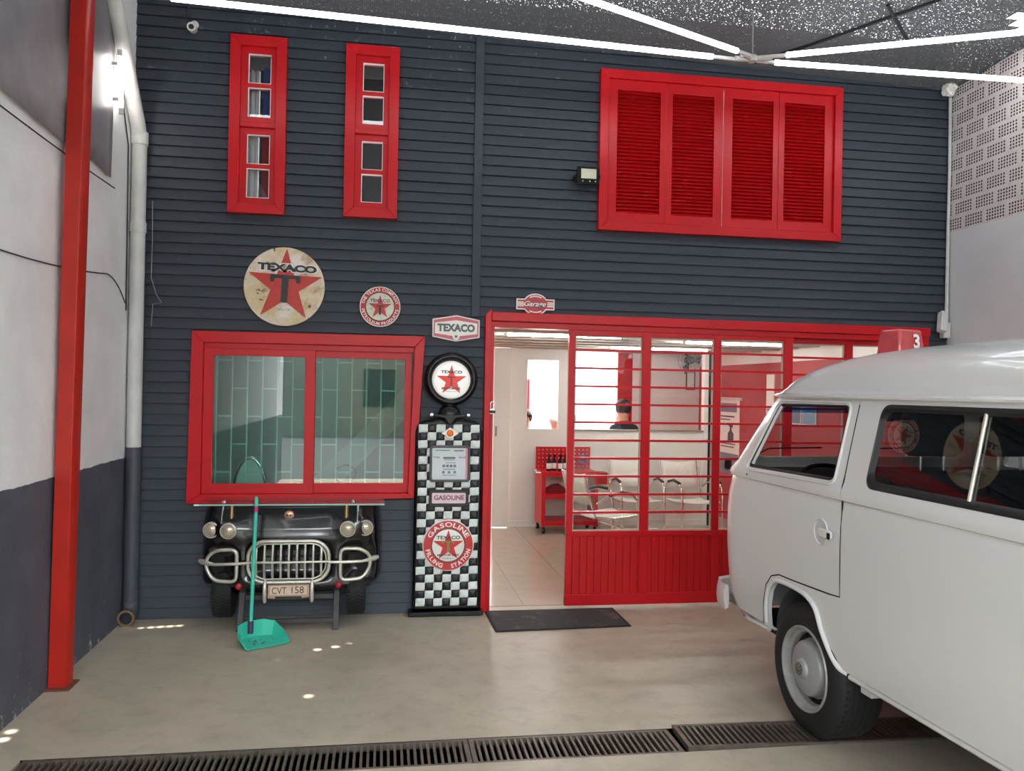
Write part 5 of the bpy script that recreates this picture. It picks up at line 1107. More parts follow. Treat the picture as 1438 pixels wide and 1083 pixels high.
# people beyond the partition ------------------------------------------------
def person(label, loc, seat, yaw, shirt, hair, trousers, lean=0.0):
    V = [(0, 0, seat + .10), (0, .02 + lean * .3, seat + .32), (0, .03 + lean * .8, seat + .50), (0, .04 + lean, seat + .575), (0, .055 + lean, seat + .66), (0, .06 + lean, seat + .76)]
    Rr = [.15, .14, .155, .06, .085, .095]; E_ = [(i, i + 1) for i in range(5)]
    def chain(start, pts, rs):
        p = start
        for q, r in zip(pts, rs): V.append(q); Rr.append(r); E_.append((p, len(V) - 1)); p = len(V) - 1
    for s_ in (-1, 1):
        chain(2, [(s_ * .17, .02 + lean * .8, seat + .49), (s_ * .22, .03 + lean * .6, seat + .34), (s_ * .22, .14 + lean * .4, seat + .20), (s_ * .16, .32, seat + .19), (s_ * .15, .41, seat + .18)], [.06, .052, .046, .034, .036])
        chain(0, [(s_ * .10, .08, seat + .08), (s_ * .13, .42, seat + .07), (s_ * .13, .44, max(.12, seat - .36)), (s_ * .13, .44, .06), (s_ * .13, .56, .04)], [.095, .07, .05, .042, .04])
    me = bpy.data.meshes.new('person_base'); me.from_pydata(V, E_, []); o = bpy.data.objects.new('tmp', me); COL.objects.link(o)
    sk = o.modifiers.new('skin', 'SKIN'); o.modifiers.new('sub', 'SUBSURF').levels = 1
    for sv, r in zip(me.skin_vertices[0].data, Rr): sv.radius = (r, r); sv.use_root = False
    me.skin_vertices[0].data[0].use_root = True
    dg = bpy.context.evaluated_depsgraph_get(); dg.update(); bm2 = bpy.data.meshes.new_from_object(o.evaluated_get(dg)); bpy.data.objects.remove(o)
    bm2.materials.clear()
    for m in (shirt, M_SKIN, trousers): bm2.materials.append(m)
    for p in bm2.polygons:
        c = p.center
        p.material_index = 1 if c.z > seat + .575 or (c.y > .36 and seat + .12 < c.z < seat + .26) else (2 if c.z < seat + .13 else 0)
    shade(bm2, 60)
    t = thing('person', label, 'person', (0, 0, 0)); obj('body', bm2, None, t)
    hb_ = bmesh.new(); bmesh.ops.create_icosphere(hb_, subdivisions=3, radius=.108)
    for v in hb_.verts: v.co = Vector((v.co.x * .88, v.co.y * 1.02 + .045 + lean, v.co.z * 1.0 + seat + .775)) 
    bmesh.ops.delete(hb_, geom=[f for f in hb_.faces if f.calc_center_median().y > .095 + lean and f.calc_center_median().z < seat + .81], context='FACES'); bmesh.ops.delete(hb_, geom=[f for f in hb_.faces if f.calc_center_median().z < seat + .71], context='FACES')
    hm = bpy.data.meshes.new('hair'); hb_.to_mesh(hm); hb_.free(); hm.materials.append(hair); shade(hm, 60); ho = obj('hair', hm, None, t); ho.modifiers.new('s', 'SOLIDIFY').thickness = -.012
    fc_ = MB(); hz_ = seat + .755; hy = .055 + lean
    obj('nose', MB().tube([(0, hy + .085, hz_ + .02), (0, hy + .112, hz_ - .02)], [.008, .015], 8), M_SKIN, t, smooth=60)
    for s_ in (-1, 1): obj('ear', MB().lathe([(0, -.006), (.018, -.004), (.024, .004)], (s_ * .092, hy, hz_ - .01), 'x', 12), M_SKIN, t, smooth=60); obj('eye', MB().lathe([(0, -.006), (.010, 0)], (s_ * .035, hy + .092, hz_ + .015), 'y', 10, sgn=-1), M_INK, t)
    obj('mouth', MB().box(-.022, .022, hy + .082, hy + .092, hz_ - .052, hz_ - .044), mat('lips', rgb(150, 80, 76), .5), t)
    t.location = loc; t.rotation_euler = (0, 0, yaw); return t
H1 = mat('dark_hair', rgb(34, 28, 28), .7); H2 = mat('brown_hair', rgb(84, 58, 46), .7); H3 = mat('grey_hair', rgb(150, 142, 138), .7); TR = mat('dark_trousers', rgb(44, 46, 56), .9)
def stool_under(label, loc, h):
    t = thing('stool', label, 'stool', loc); x, y, _ = loc; obj('seat', MB().lathe([(0, h - .03), (.17, h - .03), (.18, h - .015), (.17, h)], (x, y, 0), 'z', 24), M_BLACK, t, smooth=40); obj('column', MB().tube([(x, y, .03), (x, y, h - .03)], .025, 12), M_CHROME, t, smooth=60); obj('foot', MB().lathe([(.18, 0), (.18, .015), (.03, .03)], (x, y, 0), 'z', 24), M_CHROME, t, smooth=40)
PP = [((3.28, 4.62, 0), .70, .25, mat('navy_shirt', rgb(44, 46, 62), .85), H1, 'person in a dark navy shirt seated with back to the window'), ((1.98, 5.3, 0), .53, PI + .3, mat('pink_shirt', rgb(190, 96, 104), .85), H2, 'brown-haired person in pink seated at the left bay edge'),
      ((2.62, 6.0, 0), .46, 0, mat('pale_shirt', rgb(190, 186, 182), .85), H3, 'grey-haired person in a pale shirt, only the head showing'), ((2.48, 4.66, 0), .54, -.5, mat('plum_shirt', rgb(84, 66, 78), .85), H1, 'person in a plum shirt leaning behind the partition post')]
for (lo, se, ya, sh_m, ha, la) in PP:
    person(la, lo, se, ya, sh_m, ha, TR); stool_under('black round stool under the ' + ' '.join(la.split()[:7]), lo, se)

# ================================================================== THE VAN
VXC = 2.95; VLABEL = 'white classic minibus parked nose to the red glazed front'
van = thing('minibus', VLABEL, 'van', (VXC, -3.5, 0))
PROF = [(.40, .795, -1.47), (.425, .835, -1.43), (.50, .848, -1.39), (.60, .856, -1.36), (.70, .859, -1.345), (.80, .861, -1.335), (.90, .862, -1.33), (1.0, .862, -1.335), (1.10, .860, -1.345), (1.16, .855, -1.362), (1.196, .850, -1.372), (1.205, .845, -1.377), (1.213, .861, -1.364),
        (1.230, .866, -1.366), (1.250, .864, -1.378), (1.275, .857, -1.405), (1.30, .848, -1.435), (1.40, .828, -1.51), (1.50, .807, -1.585), (1.60, .785, -1.66), (1.69, .765, -1.73)]
def interp(z, k):
    if z <= PROF[0][0]: return PROF[0][k]
    for a, b in zip(PROF, PROF[1:]):
        if z <= b[0]: t = (z - a[0]) / (b[0] - a[0]); return a[k] + (b[k] - a[k]) * t
    return PROF[-1][k]
def vx(z): return VXC - interp(z, 1)          # outer x of the near side
def ring(z, w, yn, yt, r, bow=.035, ns=60, nf=14, nc=9):
    P = []
    def B(x, y): return (VXC + x, y + (bow * (1 - (x / w) ** 2) if y > -3.5 else -bow * .6 * (1 - (x / w) ** 2)), z)
    for i in range(ns): P.append(B(-w, yt + r + (yn - yt - 2 * r) * i / ns))
    for i in range(nc): a = PI / 2 * i / nc; P.append(B(-w + r - r * math.cos(a), yn - r + r * math.sin(a)))
    for i in range(nf): P.append(B(-w + r + (2 * w - 2 * r) * i / nf, yn))
    for i in range(nc): a = PI / 2 * i / nc; P.append(B(w - r + r * math.sin(a), yn - r + r * math.cos(a)))
    for i in range(ns): P.append(B(w, yn - r - (yn - yt - 2 * r) * i / ns))
    for i in range(nc): a = PI / 2 * i / nc; P.append(B(w - r + r * math.cos(a), yt + r - r * math.sin(a)))
    for i in range(nf): P.append(B(w - r - (2 * w - 2 * r) * i / nf, yt))
    for i in range(nc): a = PI / 2 * i / nc; P.append(B(-w + r - r * math.sin(a), yt + r - r * math.cos(a)))
    return P
def loft(rings, cap_top=False):
    n = len(rings[0]); mb = MB(); fs = []
    for j in range(len(rings) - 1):
        for i in range(n): k = (i + 1) % n; fs.append((j * n + i, j * n + k, (j + 1) * n + k, (j + 1) * n + i))
    if cap_top: fs.append(tuple((len(rings) - 1) * n + i for i in range(n)))
    mb.add([p for r in rings for p in r], fs); return mb
def yt_of(z): return -5.80 + .10 * max(0, (z - 1.22) / .47)
# closed shell: outer skin, inner skin, rims
def shell_mesh():
    R1 = [ring(z, w, yn, yt_of(z), .25 if z < 1.3 else .25 + .10 * (z - 1.3)) for z, w, yn in PROF]
    R2 = [ring(z, w - .03, yn - .03, yt_of(z) + .03, .22) for z, w, yn in PROF]
    n = len(R1[0]); mb = MB(); L_ = len(PROF); vs = [p for r in R1 for p in r] + [p for r in R2 for p in r]; o = L_ * n; fs = []
    for j in range(L_ - 1):
        for i in range(n):
            k = (i + 1) % n
            fs.append((j * n + i, (j + 1) * n + i, (j + 1) * n + k, j * n + k)); fs.append((o + j * n + i, o + j * n + k, o + (j + 1) * n + k, o + (j + 1) * n + i))
    for i in range(n):
        k = (i + 1) % n; fs.append((i, k, o + k, o + i)); t = (L_ - 1) * n; fs.append((t + i, o + t + i, o + t + k, t + k))
    mb.add(vs, fs); return mb.mesh('van_shell', M_VAN)
def boolean(me, cut, op):
    a = bpy.data.objects.new('bool_a', me); b = bpy.data.objects.new('bool_b', cut); COL.objects.link(a); COL.objects.link(b)
    md = a.modifiers.new('b', 'BOOLEAN'); md.operation = op; md.object = b; md.solver = 'EXACT'
    dg = bpy.context.evaluated_depsgraph_get(); dg.update(); r = bpy.data.meshes.new_from_object(a.evaluated_get(dg))
    bpy.data.objects.remove(a); bpy.data.objects.remove(b)
    return r
DW = [(-1.765, 1.279), (-1.975, 1.648), (-2.625, 1.652), (-2.612, 1.292)]           # front door window (y, z)
SW = [(-2.855, 1.288), (-2.865, 1.662), (-4.02, 1.662), (-4.02, 1.288)]
TW = [(-4.16, 1.288), (-4.16, 1.662), (-5.28, 1.662), (-5.34, 1.288)]
shell = shell_mesh()
cuts = MB()
for P, r in ((DW, .04), (SW, .06), (TW, .06)): cuts.prism(round_poly(P, r), 1.5, 4.4, 'yz')
ws = round_poly([(VXC - .66, 1.31), (VXC - .61, 1.645), (VXC + .61, 1.645), (VXC + .66, 1.31)], .08)
rwp = round_poly([(VXC - .55, 1.31), (VXC - .50, 1.63), (VXC + .50, 1.63), (VXC + .55, 1.31)], .08)
WY = -2.38; WYR = -4.80; WR = .327
ARCH = [(-1.985, .30), (-1.99, .45), (-2.005, .55), (-2.035, .635), (-2.085, .69), (-2.15, .712), (-2.30, .715), (-2.42, .70), (-2.50, .655), (-2.545, .57), (-2.60, .49), (-2.66, .43), (-2.70, .41), (-2.75, .30)]
ARCH2 = [(y - 2.42, z_) for y, z_ in ARCH]
for A in (ARCH, ARCH2): cuts.prism(A, 1.5, 4.4, 'yz')
shell = boolean(shell, cuts.mesh('cuts', M_VAN), 'DIFFERENCE')
shell = boolean(shell, MB().prism(ws, -2.1, -1.1, 'xz').prism(rwp, -6.2, -5.5, 'xz').mesh('cuts_ends', M_VAN), 'DIFFERENCE')
DOOR = [(-2.695, 1.72), (-2.695, .765), (-2.60, .757), (-2.30, .745), (-2.14, .742), (-2.06, .718), (-2.00, .655), (-1.968, .56), (-1.952, .45), (-1.945, .43), (-1.56, .43), (-1.52, .60), (-1.50, 1.0), (-1.505, 1.22), (-1.62, 1.33), (-1.86, 1.72)]
def grow(P, d):
    c = Vector((sum(p[0] for p in P) / len(P), sum(p[1] for p in P) / len(P))); out = []
    for i in range(len(P)):
        p0, p1, p2 = Vector(P[i - 1]), Vector(P[i]), Vector(P[(i + 1) % len(P)]); e0 = (p1 - p0).normalized(); e1 = (p2 - p1).normalized(); n_ = Vector((e0.y, -e0.x)) + Vector((e1.y, -e1.x)); n_.normalize()
        out.append(tuple(p1 + n_ * d))
    return out
area = sum(DOOR[i - 1][0] * DOOR[i][1] - DOOR[i][0] * DOOR[i - 1][1] for i in range(len(DOOR))); sg = 1 if area > 0 else -1
door_me = boolean(shell.copy(), MB().prism(grow(DOOR, -.004 * sg), 1.9, 2.55, 'yz').mesh('dcut', M_VAN), 'INTERSECT')
body_me = boolean(shell.copy(), MB().prism(grow(DOOR, .004 * sg), 1.9, 2.55, 'yz').mesh('dcut2', M_VAN), 'DIFFERENCE')
for me_ in (door_me, body_me):
    me_.materials.clear(); me_.materials.append(M_VAN); shade(me_, 28)
bo = obj('body', body_me, None, van); bo.modifiers.new('wn', 'WEIGHTED_NORMAL').keep_sharp = True
do = obj('front_door', door_me, None, van); do.modifiers.new('wn', 'WEIGHTED_NORMAL').keep_sharp = True
fill = []
for i in range(len(DOOR) - 1):
    a_, b_ = Vector(DOOR[i]), Vector(DOOR[i + 1]); k_ = max(1, int((b_ - a_).length / .06))
    for j in range(k_): fill.append(a_.lerp(b_, j / k_))
fill = [p for p in fill if p.x < -1.94 and p.y < 1.68]
obj('seam_shade_bead', MB().tube([(VXC - interp(p.y, 1) + .003, p.x, p.y) for p in fill], .0048, 8), M_MATTE, van, smooth=60)  # dark bead laid in the door gap to draw its shade line
# roof ---------------------------------------------------------------------
RP = [(1.686, .765, -1.73, .29), (1.684, .790, -1.705, .30), (1.694, .792, -1.703, .30), (1.702, .775, -1.72, .30), (1.706, .764, -1.745, .30), (1.722, .762, -1.77, .30), (1.732, .752, -1.785, .30), (1.75, .748, -1.81, .30), (1.78, .742, -1.87, .31), (1.82, .722, -1.96, .32), (1.85, .695, -2.05, .33), (1.88, .655, -2.17, .34), (1.905, .60, -2.32, .34), (1.925, .53, -2.50, .34), (1.94, .44, -2.75, .32), (1.95, .32, -3.0, .26), (1.956, .18, -3.2, .15)]
rr3 = [ring(z, w, yn, -5.70 - (yn + 1.73) * .55 if z > 1.70 else -5.72, r, bow=.035) for z, w, yn, r in RP]
ro = obj('roof', loft(rr3, True), M_VAN, van, smooth=40)
# swage lines on the roof side
def on_roof(y, k): return None
# windows: rubber gaskets and glass -------------------------------------------
def side_pt(y, z_, off=0.0): return (vx(z_) - off, y, z_)
def gasket(P, r, w_, m, par, name='window_rubber', lift=.006):
    o_ = round_poly(P, r, 7); c = (sum(p[0] for p in P) / 4, sum(p[1] for p in P) / 4)
    mb = MB(); n = len(o_)
    inn = [(c[0] + (y - c[0]) * (1 - w_ / (max(q[0] for q in P) - c[0])), c[1] + (z_ - c[1]) * (1 - w_ / (max(q[1] for q in P) - c[1]))) for y, z_ in o_]
    vs = [side_pt(y, z_, lift * .3) for y, z_ in o_] + [side_pt(y + (a - y) * .5, z_ + (b - z_) * .5, lift) for (y, z_), (a, b) in zip(o_, inn)] + [side_pt(a, b, -.012) for a, b in inn]
    mb.add(vs, [(k * n + i, k * n + (i + 1) % n, (k + 1) * n + (i + 1) % n, (k + 1) * n + i) for k in range(2) for i in range(n)])
    return obj(name, mb, m, par, smooth=60), inn
M_GASK = mat('black_window_rubber', rgb(20, 20, 24), .45)
def pane(poly, par, off=-.014):
    mb = MB(); vs = [side_pt(y, z_, off) for y, z_ in poly] + [side_pt(y, z_, off - .004) for y, z_ in poly]; n = len(poly)
    mb.add(vs, [tuple(range(n)), tuple(range(n, 2 * n))[::-1]] + [(i, (i + 1) % n, n + (i + 1) % n, n + i) for i in range(n)]); return obj('window_glass', mb, M_VGLASS, par)
_, inn = gasket(DW, .04, .014, M_GASK, do, lift=.003)      # this pane is wound down in the photo
rimP = [side_pt(y, z_, .004) for y, z_ in round_poly([(DW[0][0] + .018, DW[0][1] - .016), (DW[1][0] + .012, DW[1][1] + .014), (DW[2][0] - .016, DW[2][1] + .014), (DW[3][0] - .016, DW[3][1] - .016)], .05, 7)]
obj('window_frame', MB().tube(rimP, .007, 8, closed=True), M_VAN, do, smooth=60)
obj('quarter_pillar', MB().tube([side_pt(-1.80, 1.30, -.006), side_pt(-1.985, 1.635, -.006)], .009, 8), M_VAN, do, smooth=60)
g1, inn = gasket(SW, .06, .032, M_GASK, van); pane(inn, van)
obj('window_divider', MB().tube([side_pt(-3.47, 1.315, -.006), side_pt(-3.47, 1.64, -.006)], .008, 8), M_AGED, van, smooth=60)
g2, inn = gasket(TW, .06, .032, M_GASK, van); pane(inn, van)
# far side glass and screens
for P in (DW, SW, TW):
    o_ = round_poly(P, .05); mb = MB(); vs = [(2 * VXC - vx(z_) - .012, y, z_) for y, z_ in o_] + [(2 * VXC - vx(z_) - .016, y, z_) for y, z_ in o_]; n = len(o_)
    mb.add(vs, [tuple(range(n)), tuple(range(n, 2 * n))[::-1]] + [(i, (i + 1) % n, n + (i + 1) % n, n + i) for i in range(n)]); obj('window_glass', mb, M_VGLASS, van)
def screen(P, ymid, name, slope):
    mb = MB(); n = len(P); vs = []
    for d in (0, .005):
        for x, z_ in P: vs.append((x, ymid(z_) + .035 * (1 - ((x - VXC) / .8) ** 2) * slope - d - .02, z_))
    mb.add(vs, [tuple(range(n)), tuple(range(n, 2 * n))[::-1]] + [(i, (i + 1) % n, n + (i + 1) % n, n + i) for i in range(n)]); return obj(name, mb, M_VGLASS, van)
screen(ws, lambda z_: interp(z_, 2), 'windscreen', 1); screen(rwp, lambda z_: yt_of(z_) + .04, 'rear_window', -.6)
obj('sun_strip', MB().add([(VXC + x, interp(z_, 2) - .03 + .03 * (1 - (x / .8) ** 2), z_) for z_ in (1.59, 1.645) for x in (-.62, -.3, 0, .3, .62)], [(i, i + 1, i + 6, i + 5) for i in range(4)]), glass('blue_sun_strip', (.12, .35, .62, 1), .06), van)
# arch lip, sill, bumper, seams ----------------------------------------------
def arch_lip(A, par): 
    pts = [(vx(max(.41, z_)) - .004, y, z_) for y, z_ in A if z_ > .40]
    fine = []
    for i in range(len(pts) - 1):
        p0, p1, p2, p3 = [Vector(pts[min(max(k, 0), len(pts) - 1)]) for k in (i - 1, i, i + 1, i + 2)]
        for k in range(5): t = k / 5; fine.append(.5 * (2 * p1 + (p2 - p0) * t + (2 * p0 - 5 * p1 + 4 * p2 - p3) * t * t + (3 * p1 - p0 - 3 * p2 + p3) * t ** 3))
    obj('arch_lip', MB().tube(fine + [Vector(pts[-1])], .013, 10), M_VAN, par, smooth=60)
arch_lip(ARCH, van); arch_lip(ARCH2, van)
obj('sill_lip', MB().tube([(vx(.42) + .012, -2.72, .402), (vx(.42) + .012, -4.40, .402)], .013, 8), M_VAN, van, smooth=60)
obj('front_valance', MB().tube([(vx(.42) + .012, -1.97, .402), (vx(.42) + .01, -1.75, .395), (vx(.42) + .06, -1.55, .395), (vx(.42) + .3, -1.44, .395), (VXC, -1.41, .395)], .013, 8), M_VAN, van, smooth=60)
obj('panel_seam', MB().tube([side_pt(-2.755, .44, -.004), side_pt(-2.755, 1.20, -.004)], .006, 6), M_VAN, van, smooth=60)
bu = MB(); bpts = [(2.135, -1.46), (2.135, -1.36), (2.17, -1.285), (2.26, -1.245), (VXC, -1.215), (2 * VXC - 2.26, -1.245), (2 * VXC - 2.17, -1.285), (2 * VXC - 2.135, -1.36), (2 * VXC - 2.135, -1.46)]
vs = []
bprof = [(-.0, .385), (.018, .375), (.028, .42), (.030, .45), (.028, .49), (.018, .53), (.0, .52), (-.006, .45)]
for i, (x, y) in enumerate(bpts):
    a = Vector(bpts[max(0, i - 1)]); b = Vector(bpts[min(len(bpts) - 1, i + 1)]); d = (b - a).normalized(); nrm = Vector((-d.y, d.x))
    for o_, zz in bprof: vs.append((x + nrm.x * o_, y + nrm.y * o_, zz))
m_ = len(bprof); bu.add(vs, [(i * m_ + k, i * m_ + (k + 1) % m_, (i + 1) * m_ + (k + 1) % m_, (i + 1) * m_ + k) for i in range(len(bpts) - 1) for k in range(m_)] + [tuple(range(m_)), tuple((len(bpts) - 1) * m_ + k for k in range(m_))])
obj('front_bumper', bu, M_VAN, van, smooth=50)
for x in (2.35, 2 * VXC - 2.35): obj('bumper_bracket', MB().box(x - .03, x + .03, -1.46, -1.25, .42, .48), M_STEEL, van)
obj('bumper_end_bracket', MB().box(2.14, 2.17, -1.56, -1.42, .425, .475), M_STEEL, van)
obj('rear_bumper', MB().box(2.16, 2 * VXC - 2.16, -5.93, -5.86, .38, .52), M_VAN, van, bevel=.02)
obj('floor_pan', MB().box(VXC - .76, VXC + .76, -5.7, -1.55, .36, .40), M_MATTE, van)
for A0 in (WY, WYR):
    for s_ in (-1, 1):
        wh = MB(); pts = [(A0 + .365 * math.cos(a), .42 + .315 * math.sin(a)) for a in [PI * i / 14 for i in range(15)]]; xa, xb = VXC + s_ * .80, VXC + s_ * .50
        wh.add([(x, y, z_) for x in (xa, xb) for y, z_ in pts], [(i, i + 1, 16 + i, 15 + i) for i in range(14)] + [tuple(range(15, 30))]); obj('wheel_house', wh, mat('underseal_%d%d' % (s_, A0 == WY), rgb(74, 76, 80), .8, var=.2, vs=10), van)
# front face: lamps, emblem
for s_ in (-1, 1):
    hl = obj('headlamp', MB().lathe([(.105, -.03), (.11, .01), (.10, .03), (.092, .03)], (VXC + s_ * .55, -1.34 + .018, .86), 'y', 32), M_CHROME, van, smooth=45); obj('lamp_glass', MB().lathe([(.092, .02), (.06, .04), (0, .048)], (VXC + s_ * .55, -1.34 + .018, .86), 'y', 28), mat('van_lamp_%d' % s_, rgb(210, 212, 214), .1), hl, smooth=60)
rg = MB(); ring_prism(rg, circle(VXC, .92, .14), circle(VXC, .92, .125), -1.285, -1.30); rg.prism([(VXC - .08, .995), (VXC - .055, .995), (VXC, .90), (VXC + .055, .995), (VXC + .08, .995), (VXC, .86)], -1.285, -1.30); obj('front_emblem', rg, M_CHROME, van)
# door handle
hz = 1.04; obj('handle_recess', MB().lathe([(.058, .000), (.050, .006), (.03, .012), (0, .014)], (vx(hz) - .001, -2.535, hz), 'x', 28), mat('recess_paint', rgb(206, 207, 209), .3), do, smooth=60)
rcs = MB().tube([(vx(hz) - .002, -2.535 + .058 * math.cos(2 * PI * i / 28), hz + .062 * math.sin(2 * PI * i / 28)) for i in range(28)], .004, 6, closed=True); obj('recess_rim', rcs, M_VAN, do, smooth=60)
hh = MB(); hh.prism(rrect(-2.655, -2.545, hz - .020, hz + .022, .018, 4), vx(hz) - .030, vx(hz) - .012, 'yz'); ho = obj('door_handle', hh, M_VAN, do, bevel=.006)
obj('lock_button', MB().prism(rrect(-2.655, -2.632, hz - .018, hz + .012, .005, 3), vx(hz) - .0325, vx(hz) - .028, 'yz'), M_BLACK, ho)
obj('mirror_hole', MB().lathe([(0, -.001), (.006, -.001)], (vx(1.235) - .003, -1.78, 1.235), 'x', 10), M_BLACK, do)
obj('sill_bracket', MB().box(2.16, 2.21, -2.84, -2.76, .345, .40), M_PIPE, van, bevel=.004)
# wheels ----------------------------------------------------------------------
def make_wheel(y, side):
    xo = VXC + side * .815; sg_ = side
    t = obj('wheel', MB().lathe([(.205, .03), (.225, .038), (.262, .042), (.297, .030), (.318, .010), (.3265, -.015), (.3265, -.165), (.318, -.188), (.29, -.205), (.21, -.195), (.195, -.10)], (xo, y, WR), 'x', 64, sgn=sg_, caps=False), M_RUB, van, smooth=35)
    t['label'] = 'black tyre and silver wheel'
    # tread ribs and lugs
    for x_ in (-.03, -.062, -.094, -.126, -.158):
        obj('tread_groove', MB().lathe([(.3268, -.0045), (.3275, -.004), (.3275, .004), (.3268, .0045)], (xo + sg_ * x_, y, WR), 'x', 64), M_MATTE, t)
    lug = MB().box(-.010, .010, -.007, .007, -.004, .004).mesh('tread_lug', M_RUB)
    for i in range(60):
        a = 2 * PI * i / 60; piece('tread_lug', lug, t, (xo + sg_ * (-.005), y + .322 * math.cos(a), WR + .322 * math.sin(a)), rot=(a - PI / 2, 0, 0))
    M_RIM = MATS.get('wheel_silver') or mat('wheel_silver', rgb(150, 148, 144), .4, .1, var=.12, vs=14, stain=rgb(104, 86, 70), ss=12, st=.66)
    obj('rim', MB().lathe([(.212, .028), (.206, .040), (.198, .038), (.190, .010), (.178, .000), (.172, -.03), (.150, -.035), (.145, -.02), (.120, -.012), (.0, -.012)], (xo, y, WR), 'x', 56, sgn=sg_, caps=False), M_RIM, t, smooth=30)
    for i in range(20):
        a = 2 * PI * i / 20 + .08
        if i % 5 == 4: continue
        sl = MB(); sl.box(-.004, .004, -.011, .011, -.007, .007); o = piece('vent_slot', MATS.setdefault('slot_mesh', sl.mesh('vent_slot', M_MATTE)), t, (xo + sg_ * (-.022), y + .158 * math.cos(a), WR + .158 * math.sin(a)), rot=(a - PI / 2, 0, 0))
    hc = obj('hubcap', MB().lathe([(.140, -.020), (.136, .012), (.128, .024), (.105, .034), (.075, .038), (.050, .040), (.047, .052), (.040, .058), (0, .060)], (xo, y, WR), 'x', 48, sgn=sg_), mat('hubcap_grey_%s%.1f' % (side, y), rgb(156, 156, 156), .38, .15), t, smooth=28)
    if side < 0:
        em = MB(); X_ = xo - .0612
        em2 = circle(y, WR, .030, 28); ring_prism(em, em2, circle(y, WR, .0265, 28), X_ - .001, X_ + .002, 'yz')
        for P in ([(.017, .022), (.011, .022), (0, .003), (-.011, .022), (-.017, .022), (0, -.003)], [(.022, .004), (.016, .007), (.010, -.012), (0, .004), (-.010, -.012), (-.016, .007), (-.022, .004), (-.011, -.024), (0, -.008), (.011, -.024)]): em.prism([(y + a, WR + b) for a, b in P], X_ - .001, X_ + .002, 'yz')
        obj('hub_emblem', em, M_STEEL, hc)
for y in (WY, WYR):
    for s_ in (-1, 1): make_wheel(y, s_)
obj('axle', MB().tube([(VXC - .7, WY, WR), (VXC + .7, WY, WR)], .04, 12), M_MATTE, van); obj('axle', MB().tube([(VXC - .7, WYR, WR), (VXC + .7, WYR, WR)], .04, 12), M_MATTE, van)
# cabin ------------------------------------------------------------------------
def seat(x, y, w_, head=True):
    obj('seat_back', MB().prism(round_poly([(y - .02, .72), (y - .12, 1.36), (y - .22, 1.36), (y - .16, .72)], .04), x - w_ / 2, x + w_ / 2, 'yz'), M_SEAT, van, bevel=.03, seg=3)
    obj('seat_cushion', MB().box(x - w_ / 2, x + w_ / 2, y - .12, y + .38, .62, .78), M_SEAT, van, bevel=.04, seg=3)
    if head:
        h_ = obj('head_rest', MB().prism(rrect(x - .145, x + .145, 1.425, 1.645, .05, 6), y - .23, y - .14), M_SEAT, van, bevel=.03, seg=3)
        for s_ in (-1, 1): obj('head_rest_stem', MB().tube([(x + s_ * .06, y - .185, 1.34), (x + s_ * .06, y - .185, 1.44)], .007, 8), M_CHROME, h_, smooth=60)
seat(2.49, -2.60, .52); seat(2.90, -2.60, .30); seat(3.30, -2.60, .48); seat(2.95, -3.85, 1.35, False); seat(2.95, -4.75, 1.35, False)
obj('dashboard', MB().prism(round_poly([(-1.50, .70), (-1.50, 1.24), (-1.72, 1.275), (-1.86, 1.22), (-1.84, .95), (-1.62, .70)], .04), VXC - .78, VXC + .78, 'yz'), M_MATTE, van, bevel=.01)
def wheel_pt(a, r): return Vector((2.49 + r * math.cos(a), -2.05 + r * math.sin(a) * .88, 1.215 + r * math.sin(a) * .42))
sw_ = obj('steering_wheel', MB().tube([wheel_pt(2 * PI * i / 36, .195) for i in range(36)], .012, 10, closed=True), M_BLACK, van, smooth=60)
for a in (PI * .07, PI * .93, PI * 1.5): obj('spoke', MB().tube([wheel_pt(a, .03), wheel_pt(a, .19)], .010, 8), M_BLACK, sw_, smooth=60)
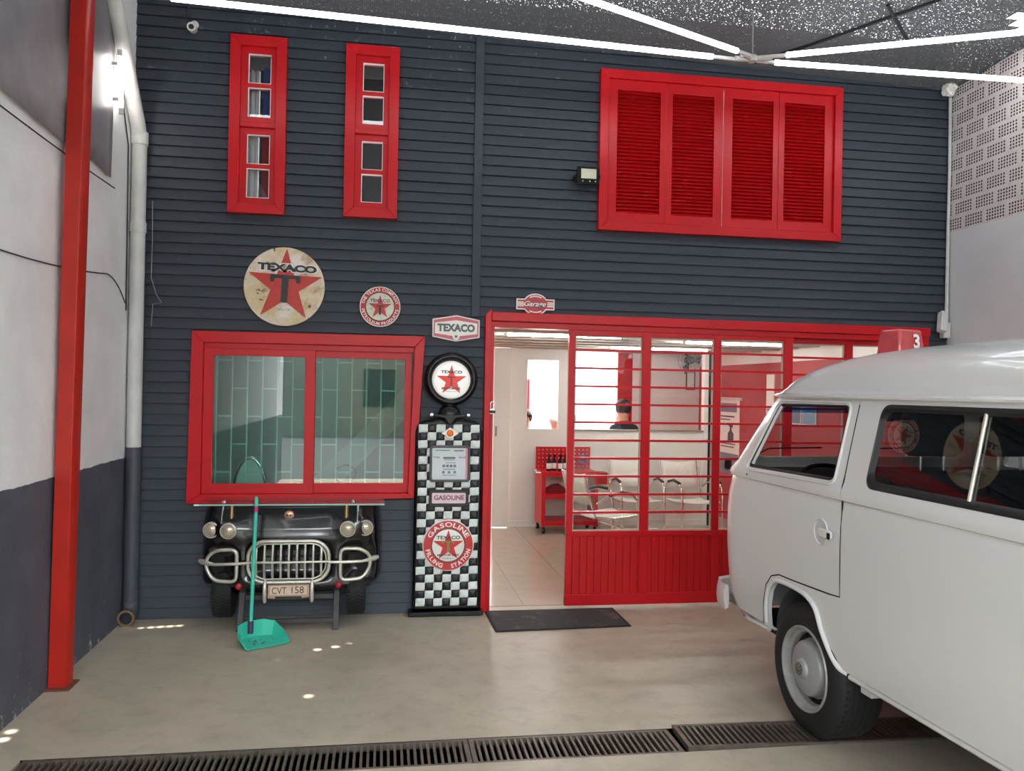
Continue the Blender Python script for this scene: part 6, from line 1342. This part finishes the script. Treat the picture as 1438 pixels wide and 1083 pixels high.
obj('column', MB().tube([wheel_pt(0, 0), wheel_pt(0, 0) + Vector((0, .22, -.40))], .03, 12), M_BLACK, sw_, smooth=60); obj('horn_pad', MB().lathe([(.05, -.01), (.05, .012), (0, .018)], wheel_pt(0, 0), 'z', 20), M_BLACK, sw_, smooth=40)
for s_ in (-1, 1): wx = VXC - .35 + s_ * .3; obj('wiper', MB().tube([(wx, -1.395, 1.30), (wx + .10, -1.44, 1.36), (wx + .42, -1.50, 1.37)], .005, 6), M_BLACK, van)
obj('inner_mirror', MB().box(VXC - .11, VXC + .11, -1.86, -1.84, 1.55, 1.61), M_BLACK, van, bevel=.006)
VROT = .029; pv_ = Vector((2.09, -2.38, 0)); van.rotation_euler = (0, 0, VROT); van.location = pv_ + Matrix.Rotation(VROT, 3, 'Z') @ (Vector((VXC, -3.5, 0)) - pv_)
# number cap on the roof --------------------------------------------------------
nc_ = thing('roof_number_cap', 'red plastic-wrapped roof cap with white number three on the van', 'roof sign', (2.66, -2.30, 1.85))
ncm = MB(); bx_ = [(-.17, -.10), (.17, -.10), (.17, .10), (-.17, .10)]
bb = bmesh.new(); bmesh.ops.create_cube(bb, size=1); bmesh.ops.subdivide_edges(bb, edges=bb.edges, cuts=6, use_grid_fill=True)
for v in bb.verts:
    k = 1 - .22 * (v.co.z + .5); v.co = Vector((v.co.x * .235 * k, v.co.y * .15 * k, v.co.z * .19)); v.co += Vector((mnoise.noise(v.co * 18), mnoise.noise(v.co * 18 + Vector((5, 0, 0))), 0)) * .006
me = bpy.data.meshes.new('cap'); bb.to_mesh(me); bb.free(); me.materials.append(mat('red_wrapped_plastic', rgb(186, 62, 68), .25, coat=.6, var=.12, vs=14)); shade(me, 60)
ca = .35
co_ = piece('cap', me, nc_, (2.66, -2.30, 1.95), rot=(0, 0, ca)); bvl = co_.modifiers.new('bevel', 'BEVEL'); bvl.width = .03; bvl.segments = 4
lm = MB()
def capf(x, z_): yv = -.075 * (1 - .22 * (z_ / .20 + .5)) - .008; return (2.66 + x * math.cos(ca) - yv * math.sin(ca), -2.30 + x * math.sin(ca) + yv * math.cos(ca), 1.95 + z_)
text_mb(lm, '3', .025, .034, .05, .075, capf, .03); obj('numeral', lm, M_SIGNW, nc_)
